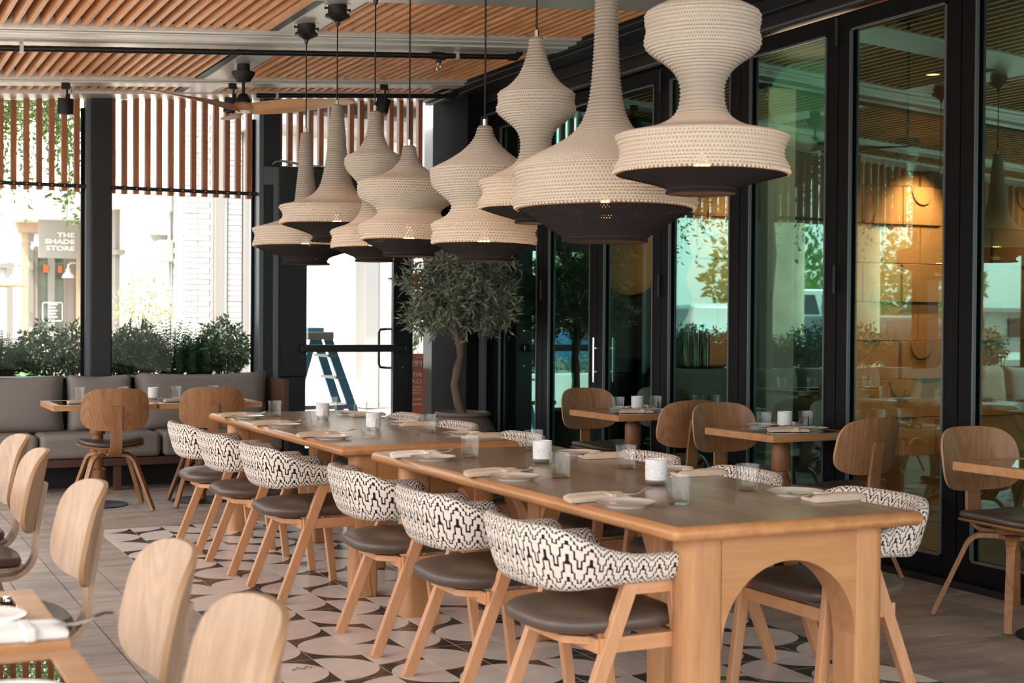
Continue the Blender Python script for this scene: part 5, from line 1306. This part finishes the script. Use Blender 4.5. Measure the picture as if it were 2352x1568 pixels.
obj('window_frame', B(4.66, 4.74, 26.4, 26.9, 1.2, 4.4), MT['greyframe2'], wbld)
obj('window_frame', B(4.60, 4.72, 25.9, 27.0, 1.1, 1.2).box(4.60, 4.72, 25.9, 27, 2.5, 2.58), MT['greyframe2'], wbld)
obj('roof_overhang', B(6.0, 12.5, 18.8, 21.1, 4.55, 4.75).box(5.5, 8.5, 19.8, 21.1, 4.15, 4.3), MT['signgrey'], wbld)
obj('cornice', B(4.3, 14, 20.6, 27, 6.2, 6.5), MT['whitewall'], wbld)
wl_ = thing('wall_lamp', 'small dark dome lamp on the white wall', 'lamp', (4.62, 22.4, 2.60)); obj('dome', MB().lathe([(.13, .06), (.14, .05), (.10, -.03), (.04, -.06), (0, -.065)], 20).box(.0, .1, -.03, .03, 0, .06), MT['greyframe2'], wl_, smooth=40)
jb = tag(obj('meter_box', B(4.50, 4.71, 21.75, 22.05, 2.22, 2.55).tube([(4.68, 21.9, 2.55), (4.68, 21.9, 3.0)], .03, 8).tube([(4.68, 21.9, 2.22), (4.68, 21.9, .9)], .02, 8), MT['signgrey'], bevel=.008), 'beige utility box mounted on the corner of the white wall', 'box')

# shop across the way
sh = thing('corner_shop', 'pale shop with grey framed glass door beyond the left window', 'building', (0, 0, 0))
obj('wall', B(-2.5, 3.66, 31.2, 36, 2.45, 3.3).box(4.70, 4.98, 27.0, 36, -.02, 5.6).box(4.76, 4.9, 31.0, 31.3, 0, 3.6), MT['whitewall'], sh)
obj('upper_wall', B(-2.5, 6, 31.2, 37, 3.3, 6.0), MT['whitewall'], sh)
obj('timber_cladding', B(3.58, 3.70, 31.05, 31.2, .0, 3.35).box(4.66, 4.72, 29.4, 31.2, 0, 3.6).box(3.5, 4.72, 31.0, 31.2, 3.12, 3.35), MT['brownwood'], sh)
obj('door_frame', B(3.70, 3.82, 31.0, 31.15, 0, 3.1).box(4.50, 4.62, 31.0, 31.15, 0, 3.1).box(3.82, 4.5, 31.0, 31.15, 2.72, 2.84).box(3.82, 3.9, 31.02, 31.13, .9, 2.72).box(4.42, 4.5, 31.02, 31.13, .9, 2.72).box(3.82, 4.5, 31.0, 31.15, .82, 1.0), MT['greyframe2'], sh, bevel=.008)
obj('door_glass', B(3.82, 4.5, 31.08, 31.1, .9, 2.84), plain('shop door glass', '5f6b5c', .06, 0, .8, var=.35), sh)  # grey-green mottling stands in for trees mirrored in the pane
obj('mullion', B(4.10, 4.24, 31.03, 31.09, .9, 2.72), MT['signgrey'], sh)
obj('side_window', B(-2.4, 3.3, 31.25, 31.27, .2, 2.4), plain('shop window glass', 'b9c4bd', .1, 0, .8, var=.1), sh)
obj('side_frame', B(3.30, 3.42, 31.1, 31.3, 0, 2.5).box(-2.4, 3.42, 31.15, 31.3, .2, .32).box(-2.4, 3.42, 31.15, 31.3, 2.38, 2.48).box(1.9, 2.0, 31.15, 31.3, .2, 2.4), MT['greyframe2'], sh)
obj('roof_eave', B(3.40, 4.98, 21.75, 31.2, 3.33, 3.45).box(3.34, 3.42, 21.7, 31.2, 3.30, 3.50), MT['white'], sh, bevel=.01)
obj('decal', B(4.00, 4.10, 31.0, 31.02, 2.30, 2.46).box(4.30, 4.38, 31.0, 31.02, 2.30, 2.44), MT['orange'], sh)
dc = MB(); 
for a, b, c_, d in ((3.98, 4.40, 1.66, 1.68), (3.98, 4.40, 1.28, 1.30), (3.98, 4.0, 1.28, 1.68), (4.38, 4.40, 1.28, 1.68)): dc.box(a, b, 31.0, 31.01, c_, d)
for k in range(5): dc.box(4.1, 4.29 - .03 * (k % 2), 31.0, 31.01, 1.36 + .065 * k, 1.385 + .065 * k)
obj('door_lettering', dc, MT['white'], sh)
obj('bench_counter', B(3.72, 4.7, 30.5, 30.9, .98, 1.06).box(3.72, 3.8, 30.5, 30.9, .9, 1.14), MT['white'], sh, bevel=.005)
sg = thing('shop_sign', 'pale grey square sign with raised white letters THE SHADE STORE', 'sign', (4.17, 30, 0))
obj('panel', B(-.39, .41, -.05, .05, 2.56, 3.40), MT['signgrey'], sg, bevel=.006)
tx_ = text('lettering', 'THE\nSHADE\nSTORE', .125, MT['white'], sg, (.31, -.055, 2.99), (PI / 2, 0, 0), .016, 'RIGHT', sp=1.08, bold=.003); tx_.scale = (1.5, 1, 1)
obj('bracket', B(.41, .48, -.03, .03, 3.2, 3.26).box(.41, .48, -.03, .03, 2.9, 2.96), MT['galv'], sg)
def barn(x, y, z, lb):
    t = thing('barn_wall_lamp', lb, 'lamp', (x, y, z), 0, 'white barn lamps on the shop')
    obj('arm', MB().tube([(.30, .2, .24), (.18, .1, .27), (.06, 0, .27), (0, 0, .22), (0, 0, .12)], .018, 8), MT['white'], t, smooth=60)
    obj('shade', MB().lathe([(.03, .16), (.045, .13), (.055, .07), (.10, .03), (.125, -.02), (.13, -.04), (.12, -.04), (.09, .01), (0, .05)], 24), MT['white'], t, smooth=50)
    obj('wall_plate', B(.28, .36, .14, .26, .16, .34), MT['greyframe2'], t)
barn(4.42, 30.4, 2.22, 'white barn lamp hanging right below the shop sign'); barn(3.42, 30.7, 2.18, 'white barn lamp at the left of the shop door')
um = thing('patio_umbrella', 'beige patio umbrella edge at the left of the view outside', 'umbrella', (2.2, 28.0, 0))
obj('canopy', MB().lathe([(1.15, 1.93), (1.16, 1.98), (.6, 2.12), (0, 2.3)], 8), MT['linen'], um); obj('pole', MB().tube([(0, 0, 0), (0, 0, 2.3)], .025, 8), MT['white'], um)
tag(obj('cafe_table', MB().lathe([(0, .92), (.45, .92), (.45, .95), (0, .95)], 24).tube([(0, 0, 0), (0, 0, .92)], .03, 8), MT['greyframe2'], loc=(3.0, 29.2, 0)), 'small grey cafe table outside the shop', 'table')
# string of bulbs under the eave
sb = thing('string_lights', 'string of small bulbs sagging beside the shop sign', 'string lights', (0, 0, 0))
cpts = [(3.05 + .16 * k, 30.2, 3.0 - .03 * k + .02 * (k - 3) ** 2 * .3) for k in range(6)]
obj('cable', MB().tube(cpts, .006, 5), MT['signgrey'], sb)
for p in cpts[::2]: obj('light_bulb', MB().lathe([(0, -.16), (.035, -.13), (.04, -.10), (.02, -.05), (.02, 0), (0, 0)], 12), MT['white'], sb, smooth=60, loc=p)

# ladder by the door
ld = thing('step_ladder', 'blue fibreglass step ladder outside the glass door', 'ladder', (4.24, 13.3, 0))
obj('top_cap', B(-.14, .12, -.25, .25, 1.17, 1.245), MT['greyframe2'], ld, bevel=.01); obj('tool_tray', B(-.13, .03, -.22, .22, 1.245, 1.285), MT['blue'], ld, bevel=.006)
for y0_ in (-.22, .22):
    obj('front_rail', MB().beam((.08, y0_ * .8, 1.18), (.50, y0_ * 1.15, 0), .032, .085, (1, 0, 0)), MT['blue'], ld, bevel=.004)
    obj('rear_rail', MB().beam((-.06, y0_ * .8, 1.18), (-.42, y0_ * 1.1, 0), .032, .06, (1, 0, 0)), MT['blue'], ld, bevel=.004)
for z in (.25, .52, .79, 1.0):
    x = .08 + .42 * (1.18 - z) / 1.18; obj('step', B(x - .075, x + .02, -.23, .23, z, z + .025), MT['ladal'], ld)
obj('brace', B(-.36, .36, -.235, -.225, .50, .54), MT['ladal'], ld)
for z in (.3, .75): obj('rear_bar', MB().tube([(-.06 - .36 * (1.18 - z) / 1.18, -.22, z), (-.06 - .36 * (1.18 - z) / 1.18, .22, z)], .012, 8), MT['ladal'], ld)
# poster board, galvanised post, agave behind the sidelight, orange banner
po = thing('class_poster', 'coral poster with white lettering reading backwards behind the sidelight', 'poster', (5.105, 13.15, 0), 0)
obj('poster_panel', B(-.09, .22, 0, .012, .25, 1.03), MT['poster'], po); obj('poster_post', B(-.08, -.03, .02, .06, 0, .3).box(.15, .2, .02, .06, 0, .3), MT['galv'], po)
for s_, z, tx in ((.026, .985, 'IT\'S A'), (.085, .90, 'FREE'), (.062, .80, 'INTRO'), (.062, .735, 'CLASS'), (.024, .69, '30 MINUTES'), (.024, .66, '6 ROUNDS'), (.024, .63, '1 STUDIO'), (.03, .94, 'HOURS'), (.026, .57, '@theboxingclass'), (.026, .52, 'theboxing.com')):
    text('lettering', tx, s_, MT['white_text'], po, (.205, -.004, z), (PI / 2, 0, 0), .001, 'LEFT', mirror=True)
obj('dark_photo', B(-.08, .1, -.003, 0, .25, .42), MT['greyframe2'], po)
tag(obj('steel_post', B(5.34, 5.45, 13.2, 13.3, -.02, 4.0), MT['galv'], bevel=.004), 'pale galvanised post outside the narrow sidelight', 'post')
tag(obj('glass_screen', B(5.46, 5.9, 13.3, 13.31, 0, 2.4), MT['greenpane']), 'greenish glass screen beside the galvanised post', 'screen')
bn_ = thing('fringed_banner', 'small bright orange fringed banner outside the glass door', 'banner', (8.05, 20.4, 1.75))
mb = MB()
for k in range(14): mb.box(-.14 + .021 * k, -.126 + .021 * k, 0, .01, -.02 - .03 * (k % 3), .22)
obj('fringe', mb, MT['orange'], bn_); obj('top_band', B(-.15, .16, -.01, .02, .2, .34), MT['orange'], bn_)
shrub('leafy_plant', 'leafy potted plant behind the sidelight above the poster', 6.2, 15.2, .75, .30, .3, .34, 260, .14, 'olive', None, 95, cat='plant')
tag(obj('plant_stand', B(5.95, 6.45, 14.9, 15.5, -.02, .78), MT['greyframe2']), 'grey box planter behind the sidelight poster', 'planter')

# palms
def palm(lb, x, y, r0, h_, crown=False):
    t = thing('palm_tree', lb, 'tree', (x, y, 0), 0, 'palm trees in the car park'); rr_ = random.Random(int(x * 10)); pr = []
    for k in range(60):
        z = h_ * k / 59; pr.append((r0 * (1.0 - .12 * k / 59) * (1 + .012 * (k % 2)) * rr_.uniform(.985, 1.015), z))
    obj('trunk', MB().lathe(pr, 20), MT['palmbark'], t, smooth=50)
    mb = MB()
    for k in range(28 if crown else 22):
        d = rdir(rr_, -.5, .9); L = (.9 if crown else 2.2); side = d.cross(Vector((0, 0, 1))).normalized(); tip = Vector((0, 0, h_)) + d * L * .55
        for q in range(13):
            a = (q - 6) / 6 * 1.15; dd = (d * math.cos(a) + side * math.sin(a)); leaf(mb, tip, (dd + Vector((0, 0, -.25))).normalized(), L * .55, L * .045, d, .25)
    obj('fronds', mb, MT['palmleaf'], t, kind='stuff')
palm('thick pale palm trunk reflected in the door with the pale column', -4.2, 20.0, .27, 8)
palm('nearest thick pale palm trunk reflected in front of the tiled wall', -3.65, 17.4, .27, 8)
palm('small fan palm far away between the two thick trunks', -16.3, 35.0, .16, 2.0, True)
palm('small fan palm far away right of the thick trunks', -19.5, 36.5, .16, 2.1, True)
palm('distant fan palm behind the parked white car', -11.5, 38.0, .16, 2.6, True)
# cars
def car(lb, x, y, rz, L, W, H, col, suv=True, group='parked cars'):
    t = thing('car', lb, 'car', (x, y, 0), rz, group); m = carpaint('car paint ' + col, col)
    if suv: prof = [(-.50, .32), (-.50, .62), (-.49, .66), (-.46, .96), (-.40, 1.0), (.12, 1.0), (.27, .66), (.46, .60), (.50, .50), (.50, .28), (.44, .22), (-.44, .22)]
    else: prof = [(-.50, .32), (-.50, .60), (-.36, .66), (-.22, .98), (.02, 1.0), (.24, .68), (.46, .60), (.50, .48), (.50, .26), (.44, .22), (-.44, .22)]
    vs = []; n = len(prof)
    for s in (-1, 1):
        for px, pz in prof: vs.append((px * L, s * W / 2 * (1 if pz < .68 else .84), pz * H))
    fs = [tuple(range(n)), tuple(range(2 * n - 1, n - 1, -1))] + [(i, n + i, n + (i + 1) % n, (i + 1) % n) for i in range(n)]
    obj('body', MB().add(vs, fs), m, t, bevel=.05, seg=3, smooth=40)
    x0, x1 = (-.43, .16) if suv else (-.28, .12)
    for s in (-1, 1):
        for a, b in ((x0, (x0 + x1) / 2 - .012), ((x0 + x1) / 2 + .012, x1)):
            ys = s * W / 2; q = [(a * L, ys * .985, .69 * H), (b * L, ys * .985, .69 * H), ((b - .05 if b > .05 else b) * L, ys * .875, .93 * H), ((a + .02) * L, ys * .875, .93 * H)]
            mb = MB().add(q + [(v[0], v[1] - s * .03, v[2]) for v in q], [(0, 1, 2, 3), (7, 6, 5, 4), (0, 4, 5, 1), (1, 5, 6, 2), (2, 6, 7, 3), (3, 7, 4, 0)]); obj('side_window', mb, MT['carglass'], t)
    obj('windscreen', MB().add([(.255 * L, -.40 * W, .70 * H), (.255 * L, .40 * W, .70 * H), (.14 * L, .36 * W, .97 * H), (.14 * L, -.36 * W, .97 * H)], [(0, 1, 2, 3)]), MT['carglass'], t, loc=(.012, 0, .01))
    for sx in (-.31, .31):
        for s in (-1, 1):
            wv = obj('wheel', MB().lathe([(0, -.11), (.2, -.11), (.31, -.10), (.34, -.06), (.34, .06), (.31, .10), (0, .10)], 24), MT['rubber'], t, smooth=40, loc=(sx * L, s * (W / 2 - .10), .34), rot=(PI / 2, 0, 0))
            obj('hubcap', MB().lathe([(0, -.125), (.19, -.118), (.2, -.10)], 12), MT['galv'], wv)
    obj('bumper', B(.49 * L, .515 * L, -.46 * W, .46 * W, .26 * H, .4 * H).box(-.515 * L, -.49 * L, -.46 * W, .46 * W, .26 * H, .4 * H), MT['greyframe2'], t, bevel=.02)
    return t
car('dark green parked estate car nearest, reflected behind the palm trunks', -8.9, 24.6, .05, 4.6, 1.85, 1.52, '1f4a48')
car('white parked utility vehicle reflected beside the tiled wall edge', -9.0, 30.5, PI / 2 + .2, 4.7, 1.9, 1.8, 'd5dad8')
car('blue parked hatchback reflected left of the olive tree', -4.4, 27.4, .4, 4.2, 1.8, 1.42, '2f6f9a', False)
car('dark parked car seen between olive branches in the reflection', -.4, 26.2, PI / 2, 4.4, 1.8, 1.45, '28343a', False)
car('pale parked van at the far side of the car park', -14.0, 33.5, .1, 5.2, 2.0, 2.3, 'c9cfcc')
# strelitzias by the pavilion corner
for k, (x, y) in enumerate(((-1.55, 13.5), (-1.95, 13.6), (-2.5, 13.3))):
    t = thing('bird_of_paradise', 'orange-flowered bird of paradise plant outside, %s from the hedge' % ['first', 'second', 'third'][k], 'plant', (x, y, 0), 0, 'orange flowering plants'); r = random.Random(k)
    mb = MB()
    for q in range(12): d = rdir(r, .6, 1); leaf(mb, d * .15, d, r.uniform(.7, 1.05), .09, rdir(r), .1)
    obj('leaves', mb, MT['agave'], t, kind='stuff'); fl = MB(); tp = Vector((.1, .05, 1.12)); fl.tube([(0, 0, 0), tuple(tp)], .008, 5)
    for q in range(5): leaf(fl, tp, Vector((r.uniform(-.5, 1), r.uniform(-.6, .6), 1)), .17, .04, Vector((0, 1, 0)), .0)
    leaf(fl, tp, Vector((-1, 0, .1)), .16, .03, Vector((0, 0, 1)), 0); obj('flower', fl, MT['flower'], t)
# crossing sign
cs = thing('crossing_sign', 'white pedestrian crossing sign on a pole in the car park reflection', 'sign', (-4.9, 22.3, 0), .5)
obj('pole', MB().tube([(0, 0, 0), (0, 0, 2.7)], .03, 8), MT['galv'], cs); obj('sign_panel', B(-.25, .25, -.045, -.03, 1.75, 2.3), MT['white'], cs, bevel=.004); obj('green_panel', B(-.2, .2, -.045, -.03, 1.3, 1.7), MT['white'], cs)
obj('symbol', MB().tube([(0, -.05, 2.22), (0, -.05, 2.19)], .03, 8).beam((0, -.05, 2.17), (0, -.05, 2.0), .05, .01).beam((0, -.05, 2.0), (-.07, -.05, 1.84), .03, .01).beam((0, -.05, 2.0), (.07, -.05, 1.84), .03, .01).beam((0, -.05, 2.14), (.08, -.05, 2.03), .02, .01).beam((0, -.05, 2.14), (-.08, -.05, 2.04), .02, .01), MT['black'], cs)
obj('green_square', B(.06, .18, -.05, -.044, 1.55, 1.67), MT['greensign'], cs)
# distant row: low building and trees closing the car park
fbld = thing('distant_building', 'low pale building closing the car park', 'building', (0, 0, 0))
obj('wall', B(-45, -22, 52, 58, 0, 1.9), MT['signgrey'], fbld); obj('roof', B(-45.5, -21.5, 51.5, 58.5, 1.9, 2.1), MT['greyframe2'], fbld)
for k in range(6): obj('window', B(-43 + 3.6 * k, -41 + 3.6 * k, 51.9, 52.02, .7, 1.6), MT['carglass'], fbld)
for k, (x, y, s) in enumerate(((-24, 48, 2.6), (-15, 47, 2.2), (-9, 49, 2.8), (-3, 46, 2.3), (-33, 49, 2.6))):
    shrub('distant_tree', 'round green tree behind the car park, %s from the right' % ['fourth', 'third', 'second', 'first', 'fifth'][k], x, y, .6, s, s, s * 1.25, 1300, .42, 'treeleaf', 'trees behind the car park', 120 + k, cat='tree')

# dry twigs dropped on the floor
for k, (x, y, lb) in enumerate(((1.36, 5.86, 'curled dry twig on the stone tiles between the foreground chairs'), (1.62, 5.35, 'dry twig lying on the patterned tiles near the front chair'))):
    r = random.Random(k + 3); pts = [(x + .012 * q + r.uniform(-.006, .006), y + r.uniform(-.02, .02), .003 + r.uniform(0, .004)) for q in range(8)]
    tag(obj('dry_twig', MB().tube(pts, .0016, 5), MT['bark'], smooth=60), lb, 'twig', 'dry twigs on the floor')
